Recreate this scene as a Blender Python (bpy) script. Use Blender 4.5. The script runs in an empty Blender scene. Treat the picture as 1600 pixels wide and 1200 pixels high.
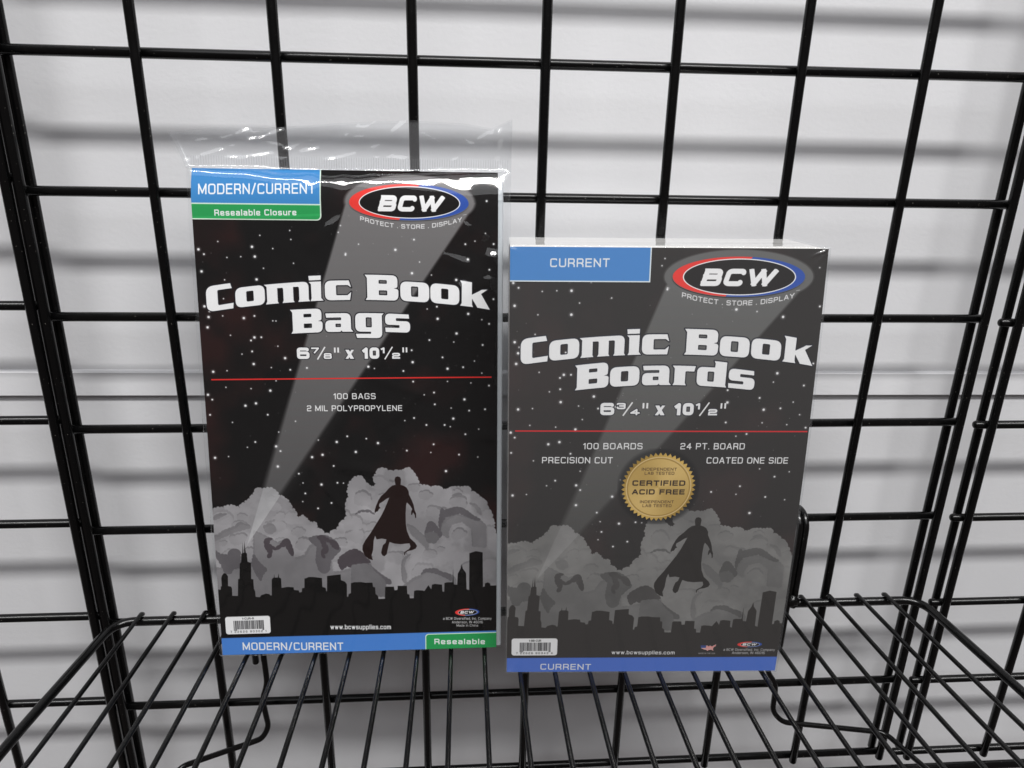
import bpy, math, random
import numpy as np
from mathutils import Matrix, Vector

S = bpy.context.scene
COL = S.collection
# ------------------------------------------------------------------ camera
cam_d = bpy.data.cameras.new("camera"); cam = bpy.data.objects.new("camera", cam_d); COL.objects.link(cam)
cam_d.sensor_width = 36.0; cam_d.lens = 26.03; cam_d.clip_start = 0.01; cam_d.clip_end = 50
rt = Vector((0.99720882, -0.07168163, 0.02088803)); dn = Vector((-0.00446218, -0.33648158, -0.94167948)); fw = Vector((0.07452956, 0.93895788, -0.33586225))
M = Matrix.Identity(4)
for i in range(3):
    M[i][0] = rt[i]; M[i][1] = -dn[i]; M[i][2] = -fw[i]
M.translation = Vector((0.25286, -0.46446, -0.03109))
cam.matrix_world = M
S.camera = cam
# ------------------------------------------------------------------ room light: grey surround, ceiling tube fixture and an added overhead fill
w = bpy.data.worlds.new("World"); S.world = w; w.use_nodes = True
w.node_tree.nodes["Background"].inputs[0].default_value = (1.0, 0.86, 0.83, 1)
w.node_tree.nodes["Background"].inputs[1].default_value = 0.085
def area_light(name, loc, target, size, size_y, power, color):
    d = bpy.data.lights.new(name, 'AREA'); d.shape = 'RECTANGLE'; d.size = size; d.size_y = size_y; d.energy = power; d.color = color
    o = bpy.data.objects.new(name, d); COL.objects.link(o); o.location = loc
    o.rotation_euler = (Vector(target) - Vector(loc)).to_track_quat('-Z', 'Y').to_euler()
    return o
area_light("ceiling_tube_light", (0.515, -1.15, 1.65), (0.515, 0.0, -0.2), 2.4, 0.17, 60, (1.0, 0.985, 0.97))
area_light("ceiling_fill", (0.3, -1.9, 2.1), (0.3, -1.6, 0.0), 4.5, 3.2, 72, (0.97, 0.98, 1.0))  # wide lamp added as soft fill, standing in for light off the ceiling
S.view_settings.view_transform = 'Standard'; S.view_settings.look = 'None'; S.view_settings.exposure = 0.0; S.view_settings.gamma = 1.0
S.cycles.use_denoising = True
S.cycles.transparent_max_bounces = 24; S.cycles.max_bounces = 10; S.cycles.sample_clamp_indirect = 6

# ------------------------------------------------------------------ materials
def new_mat(name):
    m = bpy.data.materials.new(name); m.use_nodes = True
    return m, m.node_tree.nodes, m.node_tree.links, m.node_tree.nodes["Principled BSDF"]
def noise(N, L, scale, detail=4, rough=.5, coord='Object', stretch=None):
    tc = N.new("ShaderNodeTexCoord"); n = N.new("ShaderNodeTexNoise"); n.inputs["Scale"].default_value = scale; n.inputs["Detail"].default_value = detail; n.inputs["Roughness"].default_value = rough
    if stretch:
        mp = N.new("ShaderNodeMapping"); mp.inputs["Scale"].default_value = stretch; L.new(tc.outputs[coord], mp.inputs[0]); L.new(mp.outputs[0], n.inputs["Vector"])
    else:
        L.new(tc.outputs[coord], n.inputs["Vector"])
    return n
def ramp(N, L, src, a, b, ca, cb):
    r = N.new("ShaderNodeValToRGB"); r.color_ramp.elements[0].position = a; r.color_ramp.elements[1].position = b
    r.color_ramp.elements[0].color = ca; r.color_ramp.elements[1].color = cb; L.new(src, r.inputs[0]); return r
def bump(N, L, src, strength, dist, target):
    b = N.new("ShaderNodeBump"); b.inputs["Strength"].default_value = strength; b.inputs["Distance"].default_value = dist
    L.new(src, b.inputs["Height"]); L.new(b.outputs[0], target.inputs["Normal"]); return b
# painted wall
mWall, N, L, P = new_mat("wall_paint"); P.inputs["Roughness"].default_value = 0.55; P.inputs["Specular IOR Level"].default_value = .3
n = noise(N, L, 3.0, 5, .6); r = ramp(N, L, n.outputs[0], .3, .75, (.702, .708, .727, 1), (.747, .752, .771, 1)); L.new(r.outputs[0], P.inputs["Base Color"])
n2 = noise(N, L, 260, 3, .6, stretch=(1, 1, 1.3)); bump(N, L, n2.outputs[0], .16, .0007, P)
# black powder-coated wire
def wire_mat(name, base, rough, spec):
    m, N, L, P = new_mat(name)
    n = noise(N, L, 90, 4, .7); r = ramp(N, L, n.outputs[0], .64, .86, (base, base, base * 1.05, 1), (base * 3, base * 3, base * 2.7, 1)); L.new(r.outputs[0], P.inputs["Base Color"])
    ns = noise(N, L, 520, 2, .5); rs = ramp(N, L, ns.outputs[0], .735, .76, (0, 0, 0, 1), (1, 1, 1, 1)); mx = N.new("ShaderNodeMix"); mx.data_type = 'RGBA'; L.new(rs.outputs[0], mx.inputs[0]); L.new(r.outputs[0], mx.inputs[6]); mx.inputs[7].default_value = (.10, .095, .085, 1); L.new(mx.outputs[2], P.inputs["Base Color"])
    n3 = noise(N, L, 35, 3, .6); r3 = ramp(N, L, n3.outputs[0], .3, .7, (rough * .7,) * 3 + (1,), (rough * 1.4,) * 3 + (1,)); L.new(r3.outputs[0], P.inputs["Roughness"])
    P.inputs["Specular IOR Level"].default_value = spec
    n2 = noise(N, L, 420, 2, .5); bump(N, L, n2.outputs[0], .12, .0003, P)
    return m
mWire = wire_mat("black_wire", .0025, .2, .3)
mShelf = wire_mat("black_shelf_wire", .003, .18, .42)
# white paperboard seen from its cut edges
mBoard, N, L, P = new_mat("white_board_edges"); P.inputs["Roughness"].default_value = .7
n = noise(N, L, 1.0, 2, .5, stretch=(6, 6, 1640)); r = ramp(N, L, n.outputs[0], .35, .6, (.45, .44, .42, 1), (.72, .71, .69, 1)); L.new(r.outputs[0], P.inputs["Base Color"])
mPoly, N, L, P = new_mat("clear_bag_stack"); P.inputs["Base Color"].default_value = (.62, .66, .69, 1); P.inputs["Roughness"].default_value = .25; P.inputs["Transmission Weight"].default_value = .0
P.inputs["Alpha"].default_value = .55
n = noise(N, L, 1.0, 2, .5, stretch=(5, 5, 3500)); bump(N, L, n.outputs[0], .5, .0008, P)

def film_mat(name, rough, fac, haze, bumps, tint=(.985, .99, .995), rough2=None):
    m = bpy.data.materials.new(name); m.use_nodes = True; N = m.node_tree.nodes; L = m.node_tree.links; N.clear()
    out = N.new("ShaderNodeOutputMaterial"); tr = N.new("ShaderNodeBsdfTransparent"); tr.inputs[0].default_value = tint + (1,)
    gl = N.new("ShaderNodeBsdfGlossy"); gl.inputs["Roughness"].default_value = rough; gl.inputs[0].default_value = (1, 1, 1, 1)
    df = N.new("ShaderNodeBsdfDiffuse"); df.inputs[0].default_value = (.9, .92, .95, 1)
    # Schlick reflectance of a thin clear film, the same from both of its sides
    fr = N.new("ShaderNodeLayerWeight"); fr.inputs["Blend"].default_value = .5
    pw = N.new("ShaderNodeMath"); pw.operation = 'POWER'; L.new(fr.outputs["Facing"], pw.inputs[0]); pw.inputs[1].default_value = 5
    mul = N.new("ShaderNodeMath"); mul.operation = 'MULTIPLY_ADD'; L.new(pw.outputs[0], mul.inputs[0]); mul.inputs[1].default_value = .85; mul.inputs[2].default_value = .05 * fac; mul.use_clamp = True
    m1 = N.new("ShaderNodeMixShader"); m1.inputs[0].default_value = haze; L.new(tr.outputs[0], m1.inputs[1]); L.new(df.outputs[0], m1.inputs[2])
    m2 = N.new("ShaderNodeMixShader"); L.new(mul.outputs[0], m2.inputs[0]); L.new(m1.outputs[0], m2.inputs[1]); L.new(gl.outputs[0], m2.inputs[2]); L.new(m2.outputs[0], out.inputs[0])
    g2 = None
    if rough2 is not None:
        g2 = N.new("ShaderNodeBsdfGlossy"); g2.inputs["Roughness"].default_value = rough2; mg = N.new("ShaderNodeMixShader"); mg.inputs[0].default_value = .45
        L.new(gl.outputs[0], mg.inputs[1]); L.new(g2.outputs[0], mg.inputs[2]); L.new(mg.outputs[0], m2.inputs[2])
    prev = None
    for sc, dist, stretch, det in bumps:
        n = noise(N, L, sc, det, .55, stretch=stretch)
        b = N.new("ShaderNodeBump"); b.inputs["Strength"].default_value = 1.0; b.inputs["Distance"].default_value = dist
        L.new(n.outputs[0], b.inputs["Height"])
        if prev: L.new(prev.outputs[0], b.inputs["Normal"])
        prev = b
    if prev:
        L.new(prev.outputs[0], gl.inputs["Normal"])
        if g2: L.new(prev.outputs[0], g2.inputs["Normal"])
    return m
mFilm = film_mat("clear_polypropylene", .06, .9, .006, [(9, .0006, (1, 1, 1), 2)])
mFlap = film_mat("clear_polypropylene_flap", .09, 1.5, .035, [(30, .0006, (1, 1, 1), 3)])
mShrink = film_mat("shrink_film", .24, 1.3, .02, [(30, .00012, (1, 1, 1), 3)], rough2=.05)
mShrinkTop = film_mat("shrink_film_gloss", .06, 1.0, .02, [(55, .0005, (1, 1, 1), 4)])

# ------------------------------------------------------------------ helpers
def link(o, parent=None, kind=None):
    COL.objects.link(o)
    if parent is not None: o.parent = parent
    if kind: o["kind"] = kind
    return o
def mesh_obj(name, V, F, mat, parent=None, smooth=False, uv=None):
    me = bpy.data.meshes.new(name); me.from_pydata([tuple(v) for v in V], [], [tuple(f) for f in F]); me.update()
    if smooth: me.polygons.foreach_set("use_smooth", [True] * len(me.polygons))
    if uv is not None:
        l = me.uv_layers.new(name="UVMap")
        for lp in me.loops: l.data[lp.index].uv = uv(V[lp.vertex_index])
    me.materials.append(mat)
    return link(bpy.data.objects.new(name, me), parent)
def thing(name, label, cat, mat4=None, group=None):
    o = bpy.data.objects.new(name, None); COL.objects.link(o); o["label"] = label; o["category"] = cat
    if group: o["group"] = group
    o.empty_display_size = .02
    if mat4 is not None: o.matrix_world = mat4
    return o
def fillet(pts, rad, n=5):
    out = [Vector(pts[0])]
    for i in range(1, len(pts) - 1):
        a, b, c = Vector(pts[i - 1]), Vector(pts[i]), Vector(pts[i + 1])
        d1, d2 = (a - b), (c - b); t = min(rad, d1.length * .45, d2.length * .45)
        p, q = b + d1.normalized() * t, b + d2.normalized() * t
        for k in range(n + 1):
            u = k / n; out.append(p * (1 - u) ** 2 + b * 2 * u * (1 - u) + q * u ** 2)
    out.append(Vector(pts[-1])); return out
def tube_mesh(path, r, seg=12, round_ends=True):
    """path in mm -> verts, faces in metres"""
    P = [Vector(p) for p in path]; V = []; F = []; ring = []
    T = [(P[min(i + 1, len(P) - 1)] - P[max(i - 1, 0)]).normalized() for i in range(len(P))]
    up = Vector((0, 0, 1)) if abs(T[0].z) < .9 else Vector((0, 1, 0))
    nrm = (up - T[0] * up.dot(T[0])).normalized()
    stations = []
    for i, p in enumerate(P):
        nrm = (nrm - T[i] * nrm.dot(T[i])).normalized()
        stations.append((p, T[i], nrm.copy(), r))
    if round_ends:
        p, t, nn, _ = stations[0]; e = stations[-1]
        stations = [(p - t * r * .55, t, nn, r * .45), (p - t * r * .3, t, nn, r * .83)] + stations + [(e[0] + e[1] * r * .3, e[1], e[2], r * .83), (e[0] + e[1] * r * .55, e[1], e[2], r * .45)]
    for p, t, nn, rr in stations:
        b = t.cross(nn)
        for k in range(seg):
            a = 2 * math.pi * k / seg; V.append((p + (nn * math.cos(a) + b * math.sin(a)) * rr) * .001)
    ns = len(stations)
    for i in range(ns - 1):
        for k in range(seg):
            k2 = (k + 1) % seg; F.append((i * seg + k, i * seg + k2, (i + 1) * seg + k2, (i + 1) * seg + k))
    F.append(tuple(range(seg))[::-1]); F.append(tuple((ns - 1) * seg + k for k in range(seg)))
    return V, F
def tube(name, path, r, mat, parent=None, seg=12):
    V, F = tube_mesh(path, r, seg); return mesh_obj(name, V, F, mat, parent, smooth=True)

# ------------------------------------------------------------------ wall and trim strip
def box_vf(x0, x1, y0, y1, z0, z1):
    V = [(x, y, z) for x in (x0, x1) for y in (y0, y1) for z in (z0, z1)]
    return V, [(0, 1, 3, 2), (4, 6, 7, 5), (0, 4, 5, 1), (2, 3, 7, 6), (0, 2, 6, 4), (1, 5, 7, 3)]
V, F = box_vf(-1.6, 2.2, .035, .12, -1.5, .75); wall = mesh_obj("wall", V, F, mWall); wall["kind"] = "structure"
prof = [(.0352, -.1974), (.0320, -.1990), (.0317, -.2152), (.0321, -.2158), (.0352, -.2158)]
V = []; F = []
for x in (-1.6, 2.2):
    for y, z in prof: V.append((x, y, z - (x + .06) * .0050))
k = len(prof)
for i in range(k): F.append((i, (i + 1) % k, k + (i + 1) % k, k + i))
F += [tuple(range(k))[::-1], tuple(range(k, 2 * k))]
trim = mesh_obj("wall_trim", V, F, mWall); trim["kind"] = "structure"

# ------------------------------------------------------------------ gridwall panels: 3 inch mesh of 6 mm wire, doubled at the edges
R = 3.0; TOP = 305.0
def grid_panel(label, x_edges, xs, zoff, yoff, x_ext):
    t = thing("gridwall_panel", label, "grid panel", Matrix.Translation((x_edges[0] * .001, yoff * .001, 0)), "black wire grid panels against the wall")
    ox = x_edges[0]; bot = -7 * 76.2 + zoff
    Vv, Fv = tube_mesh([(0, 0, bot - 1), (0, 0, TOP)], R, 14); mv = None
    for x, y in [(x_edges[0], -R), (x_edges[0], 3 * R)] + [(x, -R) for x in xs] + [(x_edges[1], -R), (x_edges[1], 3 * R)]:
        if mv is None:
            o = mesh_obj("vertical_wire", Vv, Fv, mWire, t, True); mv = o.data
        else: o = link(bpy.data.objects.new("vertical_wire", mv), t)
        o.location = ((x - ox) * .001, y * .001, 0)
    Vh, Fh = tube_mesh([(x_ext[0] - ox, 0, 0), (x_ext[1] - ox, 0, 0)], R, 14); mh = None
    rows = [(j, R) for j in range(-3, 8)]
    for j, y in rows:
        if mh is None:
            o = mesh_obj("horizontal_wire", Vh, Fh, mWire, t, True); mh = o.data
        else: o = link(bpy.data.objects.new("horizontal_wire", mh), t)
        o.location = (0, y * .001, (-76.2 * j + zoff) * .001)
    return t
grid_panel("middle black wire grid panel that carries the shelf with the two packs", (1.3, 608.9), [76.2 * i for i in range(1, 8)], 0, 0, (-3, 613))
grid_panel("black wire grid panel at the far left edge, cut off by the frame", (-612.8, -5.6), [-5.6 - 75.4 - 76.2 * i for i in range(7)], 7.3, -1.5, (-617, -2))
grid_panel("black wire grid panel at the far right edge, cut off by the frame", (635.0, 1242.0), [704.0 + 76.2 * i for i in range(7)], -3.2, 1.5, (627.0, 1246))

V, F = tube_mesh([(-640, 0, 0), (1270, 0, 0)], 3.4, 14)
base = mesh_obj("base_rail", V, F, mWire, None, True); base.location = (0, -.0098, -.5405)
base["label"] = "long black rail running across the foot of all three grid panels"; base["category"] = "rail"
# ------------------------------------------------------------------ wire shelf hooked on the middle panel
SL = .03
def sz(y, base=-369.0): return base - SL * (y + 12)
shelf = thing("wire_shelf", "black wire shelf of slim rods hooked on the grid under both packs", "shelf", Matrix.Identity(4))
XL, XR, YF = 13.0, 604.0, -305.0
rail = fillet([(XR * .5 + XL * .5, -12, sz(-12)), (XL, -12, sz(-12)), (XL - 11, -120, sz(-120)), (XL - 22, YF, sz(YF)), (XR * .5 + XL * .5, YF, sz(YF)), (XR + 17, YF, sz(YF)), (XR, -12, sz(-12)), (XR * .5 + XL * .5, -12, sz(-12))], 16, 7)
tube("rail_frame", rail, 3.0, mShelf, shelf, 14)
Wm = None
for k in range(26):
    x = 31.1 + 21.8 * k - .0
    pth = [(0, -8.5, sz(-8.5) + 3.2), (0, -10.5, sz(-10) + 4.6), (0, -15, sz(-15) + 4.6), (0, YF - 2, sz(YF) + 4.6)]
    if Wm is None:
        o = tube("shelf_wire", pth, 1.55, mShelf, shelf, 10); Wm = o.data
    else: o = link(bpy.data.objects.new("shelf_wire", Wm), shelf)
    o.location = (x * .001, 0, 0); o.rotation_euler = (0, 0, math.radians(-3.2 + 6.2 * k / 25))
# rod under the cross wires, half way to the front
tube("cross_rod", [(XL - 16, -240, sz(-240)), (XR + 12, -240, sz(-240))], 2.2, mShelf, shelf)
for sgn, bx in ((-1, 108.0), (1, 502.5)):
    # flat hook that goes over a grid wire above the shelf
    for dx in (-2.3, 2.3):
        pth = fillet([(bx + dx, -11.6, -408), (bx + dx, -11.8, -330), (bx + dx, -11.0, -303), (bx + dx, -4.5, -296.5), (bx + dx, 4, -296.5), (bx + dx, 9.5, -300), (bx + dx, 9.5, -316)], 5, 4)
        if dx > 0: pth = fillet([(bx + dx, -11.8, -372), (bx + dx, -11.8, -330), (bx + dx, -11.0, -303), (bx + dx, -4.5, -296.5), (bx + dx, 4, -296.5), (bx + dx, 9.5, -300), (bx + dx, 9.5, -316)], 5, 4)
        tube("hook", pth, 2.4, mShelf, shelf, 12)
    V = []; F = []
    rr = random.Random(5); nu, nv = 10, 7     # weld bead where hook meets rail
    for i in range(nv):
        for j in range(nu):
            th = math.pi * i / (nv - 1); ph = 2 * math.pi * j / nu; q = 1 + rr.uniform(-.15, .15)
            V.append(((bx + 5.0 * q * math.sin(th) * math.cos(ph)) * .001, (-14.0 + 3.2 * q * math.sin(th) * math.sin(ph)) * .001, (-366 + 5.0 * q * math.cos(th)) * .001))
    for i in range(nv - 1):
        for j in range(nu): F.append((i * nu + j, i * nu + (j + 1) % nu, (i + 1) * nu + (j + 1) % nu, (i + 1) * nu + j))
    mesh_obj("weld_bead", V, F, mShelf, shelf, True)
# lower brace wires clipped behind the next grid wire
tube("brace_wire", fillet([(493.5, -14, -375), (493.2, -11, -431.7), (503.7, -9.5, -447.1), (504.6, -9.5, -474), (513, -12, -483), (600, -14, -496), (612, -60, -492), (614, -290, -352)], 7, 5), 2.1, mShelf, shelf)
tube("brace_wire", fillet([(112, -14, -375), (112, -11, -428), (106.5, -9.5, -444), (109.0, -9.5, -470), (104, -12, -479), (41, -14, -501.5), (30, -60, -505), (24, -290, -362)], 7, 5), 2.1, mShelf, shelf)

# outlines of the printed artwork in millimetres
CLOUD = [(-4.5, 36.3), (0.1, 98.2), (2.3, 99.4), (4.5, 99.6), (6.7, 99.1), (8.3, 100.6), (10.5, 100.6), (12.4, 101.0), (14.3, 100.1), (16.4, 99.1), (17.5, 101.6), (19.7, 102.3), (21.1, 103.9), (23.0, 105.2), (23.5, 106.9), (25.1, 107.6), (25.8, 109.2), (27.5, 111.9), (28.8, 112.0), (30.6, 111.2), (33.1, 111.5), (35.0, 111.8), (37.5, 111.1), (39.3, 109.4), (40.2, 107.3), (41.4, 106.6), (43.0, 106.4), (44.2, 104.9), (45.7, 104.2), (46.2, 102.2), (47.8, 100.8), (48.3, 98.1), (50.1, 96.7), (50.9, 93.0), (52.1, 92.1), (53.7, 92.6), (54.1, 93.9), (55.4, 92.9), (56.6, 91.9), (57.5, 90.5), (58.7, 88.4), (60.6, 88.7), (62.2, 89.0), (63.1, 87.3), (62.7, 84.9), (64.9, 84.5), (66.5, 83.5), (67.4, 81.4), (70.9, 81.0), (72.3, 83.4), (75.2, 83.7), (76.6, 86.0), (77.6, 88.8), (80.2, 90.1), (81.9, 92.5), (81.4, 95.5), (81.2, 99.0), (81.9, 102.3), (83.3, 105.0), (82.8, 109.8), (83.9, 113.8), (86.6, 117.5), (90.5, 118.8), (90.5, 118.9), (92.7, 117.2), (94.2, 114.4), (96.4, 112.7), (97.6, 111.0), (99.3, 111.7), (100.6, 113.3), (98.8, 116.7), (99.4, 118.4), (100.8, 119.7), (101.1, 122.1), (103.1, 123.4), (105.7, 123.4), (107.9, 122.0), (111.4, 121.6), (114.6, 121.9), (116.5, 121.2), (117.8, 122.6), (119.8, 123.6), (122.3, 122.5), (123.9, 120.5), (125.2, 118.1), (126.4, 115.7), (126.7, 112.7), (129.3, 112.0), (133.2, 111.6), (134.4, 110.2), (136.4, 111.5), (140.3, 111.1), (142.2, 109.1), (144.2, 108.4), (145.2, 109.7), (148.8, 111.0), (152.7, 110.3), (156.6, 110.9), (158.6, 110.5), (159.6, 107.5), (163.2, 106.0), (165.1, 103.9), (168.4, 101.8), (169.8, 98.4), (171.1, 95.6), (172.7, 92.8), (173.1, 90.0), (174.4, 87.2), (174.1, 83.0), (175.4, 79.5), (176.4, 73.2), (176.5, 36.0)]
SHADE = {'lo': [[(-3.0, 60.0), (11.9, 59.7), (22.9, 63.6), (24.1, 84.2), (32.1, 80.0), (38.3, 75.8), (43.5, 78.4), (48.0, 65.2), (54.6, 67.1), (57.4, 72.6), (62.7, 76.7), (71.2, 62.6), (71.6, 55.6), (76.1, 55.5), (95.9, 61.4), (95.1, 33.7), (-4.5, 36.3)], [(-1.0, 81.3), (2.5, 81.9), (5.8, 84.6), (12.9, 87.2), (15.6, 89.8), (21.8, 88.0), (22.3, 86.0), (12.0, 83.1), (6.2, 80.5), (-0.3, 77.9)], [(144.7, 90.5), (150.0, 93.2), (157.9, 90.3), (165.8, 88.0), (169.1, 84.5), (169.4, 74.7), (169.1, 69.8), (160.4, 70.7), (159.8, 82.6), (153.9, 87.6), (147.3, 85.6), (145.2, 80.8), (145.2, 76.6), (140.6, 79.4), (140.7, 86.4)], [(119.1, 86.8), (123.6, 84.6), (126.8, 81.1), (130.1, 78.2), (132.6, 72.6), (132.2, 68.4), (130.0, 71.3), (126.1, 75.5), (121.6, 79.8)], [(121.3, 66.5), (118.0, 62.7), (116.9, 58.2), (118.4, 51.8), (117.6, 46.1), (115.7, 48.3), (115.0, 55.4), (115.3, 60.3), (116.7, 63.8)], [(117.6, 46.1), (123.0, 50.2), (127.0, 51.6), (129.7, 54.4), (135.7, 55.6), (141.7, 53.0), (147.0, 51.8), (149.6, 48.9), (149.5, 36.7), (109.5, 37.7)], [(0.1, 93.5), (3.3, 95.5), (8.7, 95.4), (4.4, 93.1), (0.6, 91.4)], [(29.9, 86.9), (33.8, 88.8), (36.9, 87.4), (38.0, 84.0), (34.7, 81.3), (31.6, 82.7)], [(147.4, 104.9), (150.7, 106.6), (154.0, 105.8), (153.6, 104.1), (150.0, 104.7)], [(158.5, 99.9), (162.5, 99.2), (165.8, 95.0), (166.4, 91.5), (164.5, 92.9), (161.8, 97.1)]], 'mid': [[(57.6, 78.1), (61.5, 79.8), (68.6, 80.0), (74.3, 76.4), (77.3, 70.1), (73.3, 66.0), (70.9, 63.3), (69.6, 56.3), (66.3, 54.3), (63.2, 56.5), (61.5, 62.8), (62.5, 72.5), (58.2, 76.7)], [(-0.1, 71.7), (2.9, 68.9), (7.3, 68.5), (8.8, 71.5), (12.0, 72.5), (15.1, 70.7), (15.1, 59.6), (10.6, 59.1), (8.4, 55.6), (4.7, 56.4), (3.1, 62.0), (0.2, 66.9)], [(23.2, 68.5), (25.5, 64.3), (27.3, 62.2), (31.0, 57.9), (28.2, 54.5), (26.7, 50.3), (23.8, 55.3), (21.6, 61.6)], [(141.1, 96.8), (142.8, 95.3), (150.0, 97.3), (153.9, 96.9), (156.6, 95.1), (161.8, 90.9), (165.8, 88.7), (163.1, 88.0), (156.5, 91.0), (152.6, 93.1), (147.3, 91.8), (143.4, 90.5), (140.8, 86.4), (140.0, 80.9), (139.1, 86.4), (140.1, 93.3)], [(132.2, 87.2), (134.2, 88.2), (136.1, 87.2), (138.7, 83.7), (141.3, 79.4), (139.3, 76.7), (136.0, 81.6), (132.7, 81.0), (130.7, 78.2), (130.1, 80.3)], [(127.4, 52.3), (129.7, 55.8), (136.4, 56.3), (141.7, 53.4), (145.0, 52.6), (147.0, 50.4), (146.9, 47.5), (143.0, 49.8), (140.3, 51.3), (135.7, 53.2), (131.0, 54.0)], [(86.8, 93.4), (90.1, 96.1), (95.9, 96.4), (99.2, 93.2), (95.9, 95.0), (90.7, 95.3)], [(84.1, 70.1), (86.7, 70.4), (90.6, 67.9), (92.4, 64.3), (94.9, 60.1), (100.0, 55.0), (104.5, 51.4), (108.4, 48.5), (108.4, 46.3), (83.4, 46.9)]], 'dk': [[(30.1, 77.3), (32.1, 79.0), (35.5, 78.6), (33.6, 77.2), (33.1, 75.2), (36.8, 72.3), (39.5, 74.3), (42.2, 77.7), (44.8, 78.4), (46.5, 74.9), (47.9, 70.0), (47.4, 66.6), (45.9, 67.7), (44.4, 70.8), (43.3, 73.6), (40.7, 72.9), (37.4, 70.9), (34.9, 71.7), (34.4, 68.2), (33.3, 65.8), (31.4, 66.2), (32.5, 69.0), (30.4, 72.5)], [(62.5, 79.1), (65.4, 80.4), (68.6, 78.6), (70.4, 77.2), (73.6, 76.4), (76.1, 73.6), (76.0, 70.2), (72.8, 71.6), (70.4, 75.1), (67.2, 76.6), (69.6, 71.7), (68.8, 68.2), (66.8, 67.6), (67.4, 64.8), (65.5, 65.5), (64.9, 68.3), (66.4, 71.7), (64.6, 76.6)], [(75.1, 62.5), (77.1, 66.0), (81.8, 69.3), (86.4, 70.6), (90.2, 68.5), (93.4, 64.2), (95.9, 61.4), (89.3, 60.1), (88.6, 57.3), (84.0, 58.1), (80.8, 59.2), (77.5, 56.5), (76.2, 58.3)]], 'lt': [[(83.8, 59.6), (92.3, 60.8), (96.2, 58.6), (97.4, 55.8), (104.5, 48.6), (105.5, 37.8), (83.1, 38.4)], [(130.1, 79.6), (134.1, 81.0), (137.3, 80.2), (139.3, 76.7), (136.6, 73.2), (132.0, 74.0)]]}
SKY = [(-4.8, 3.4), (-1.8, 45.3), (1.7, 45.2), (1.9, 47.3), (2.5, 47.6), (2.5, 52.9), (3.0, 54.6), (4.3, 56.3), (5.6, 55.9), (6.6, 54.2), (6.3, 47.5), (8.2, 47.1), (8.6, 45.7), (8.5, 40.8), (12.0, 40.6), (12.8, 51.9), (13.7, 52.3), (14.4, 62.3), (15.3, 63.3), (15.7, 68.6), (16.4, 69.5), (17.0, 76.7), (16.9, 69.5), (17.5, 69.5), (18.1, 77.4), (18.2, 72.6), (18.5, 69.5), (19.1, 69.1), (19.2, 63.6), (21.3, 62.6), (20.8, 51.9), (22.1, 51.6), (22.1, 45.4), (22.8, 43.3), (22.9, 39.7), (25.5, 39.3), (26.5, 40.7), (29.5, 41.7), (31.4, 41.3), (32.3, 40.2), (33.0, 40.5), (33.5, 51.1), (34.2, 52.1), (34.9, 52.5), (35.2, 54.9), (35.3, 52.4), (37.4, 52.4), (38.0, 55.2), (38.1, 52.4), (39.3, 51.7), (39.3, 45.3), (41.3, 45.6), (43.3, 45.9), (46.8, 45.5), (47.0, 43.7), (49.9, 43.3), (50.3, 41.9), (51.8, 42.2), (52.1, 44.7), (53.6, 45.0), (53.9, 51.3), (55.2, 51.6), (56.5, 52.3), (59.7, 52.2), (64.8, 51.4), (64.8, 45.4), (66.9, 44.6), (67.2, 42.2), (67.7, 42.5), (68.1, 52.7), (72.1, 53.2), (76.6, 53.6), (76.7, 49.7), (79.2, 48.6), (80.3, 46.8), (80.1, 38.3), (80.9, 38.2), (81.2, 40.0), (82.7, 40.7), (82.9, 47.4), (85.0, 48.1), (89.0, 48.0), (87.4, 48.4), (91.9, 47.6), (96.5, 47.5), (96.8, 44.6), (98.1, 44.2), (98.3, 39.6), (99.6, 38.5), (100.2, 36.0), (104.2, 36.2), (104.5, 44.1), (105.7, 44.5), (110.0, 44.4), (110.4, 41.9), (112.3, 42.1), (112.5, 44.9), (118.3, 44.7), (118.5, 39.1), (119.8, 38.7), (120.1, 35.8), (122.6, 36.1), (122.9, 41.1), (124.5, 41.6), (128.2, 41.3), (129.5, 40.9), (132.1, 44.8), (133.9, 41.9), (134.4, 45.1), (136.2, 45.6), (140.8, 45.0), (141.0, 40.3), (142.2, 39.9), (142.4, 46.0), (143.9, 46.5), (147.6, 46.4), (148.0, 55.8), (148.3, 46.4), (148.6, 44.8), (150.6, 44.7), (151.0, 52.2), (152.7, 55.4), (153.6, 58.6), (154.2, 55.7), (156.3, 52.5), (156.6, 41.3), (158.3, 40.6), (158.5, 66.1), (159.7, 66.4), (162.7, 67.4), (167.0, 66.4), (167.2, 42.5), (168.4, 42.9), (168.5, 45.0), (170.4, 45.7), (171.7, 44.9), (172.1, 43.3), (176.5, 43.4), (176.6, -2.4)]
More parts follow.
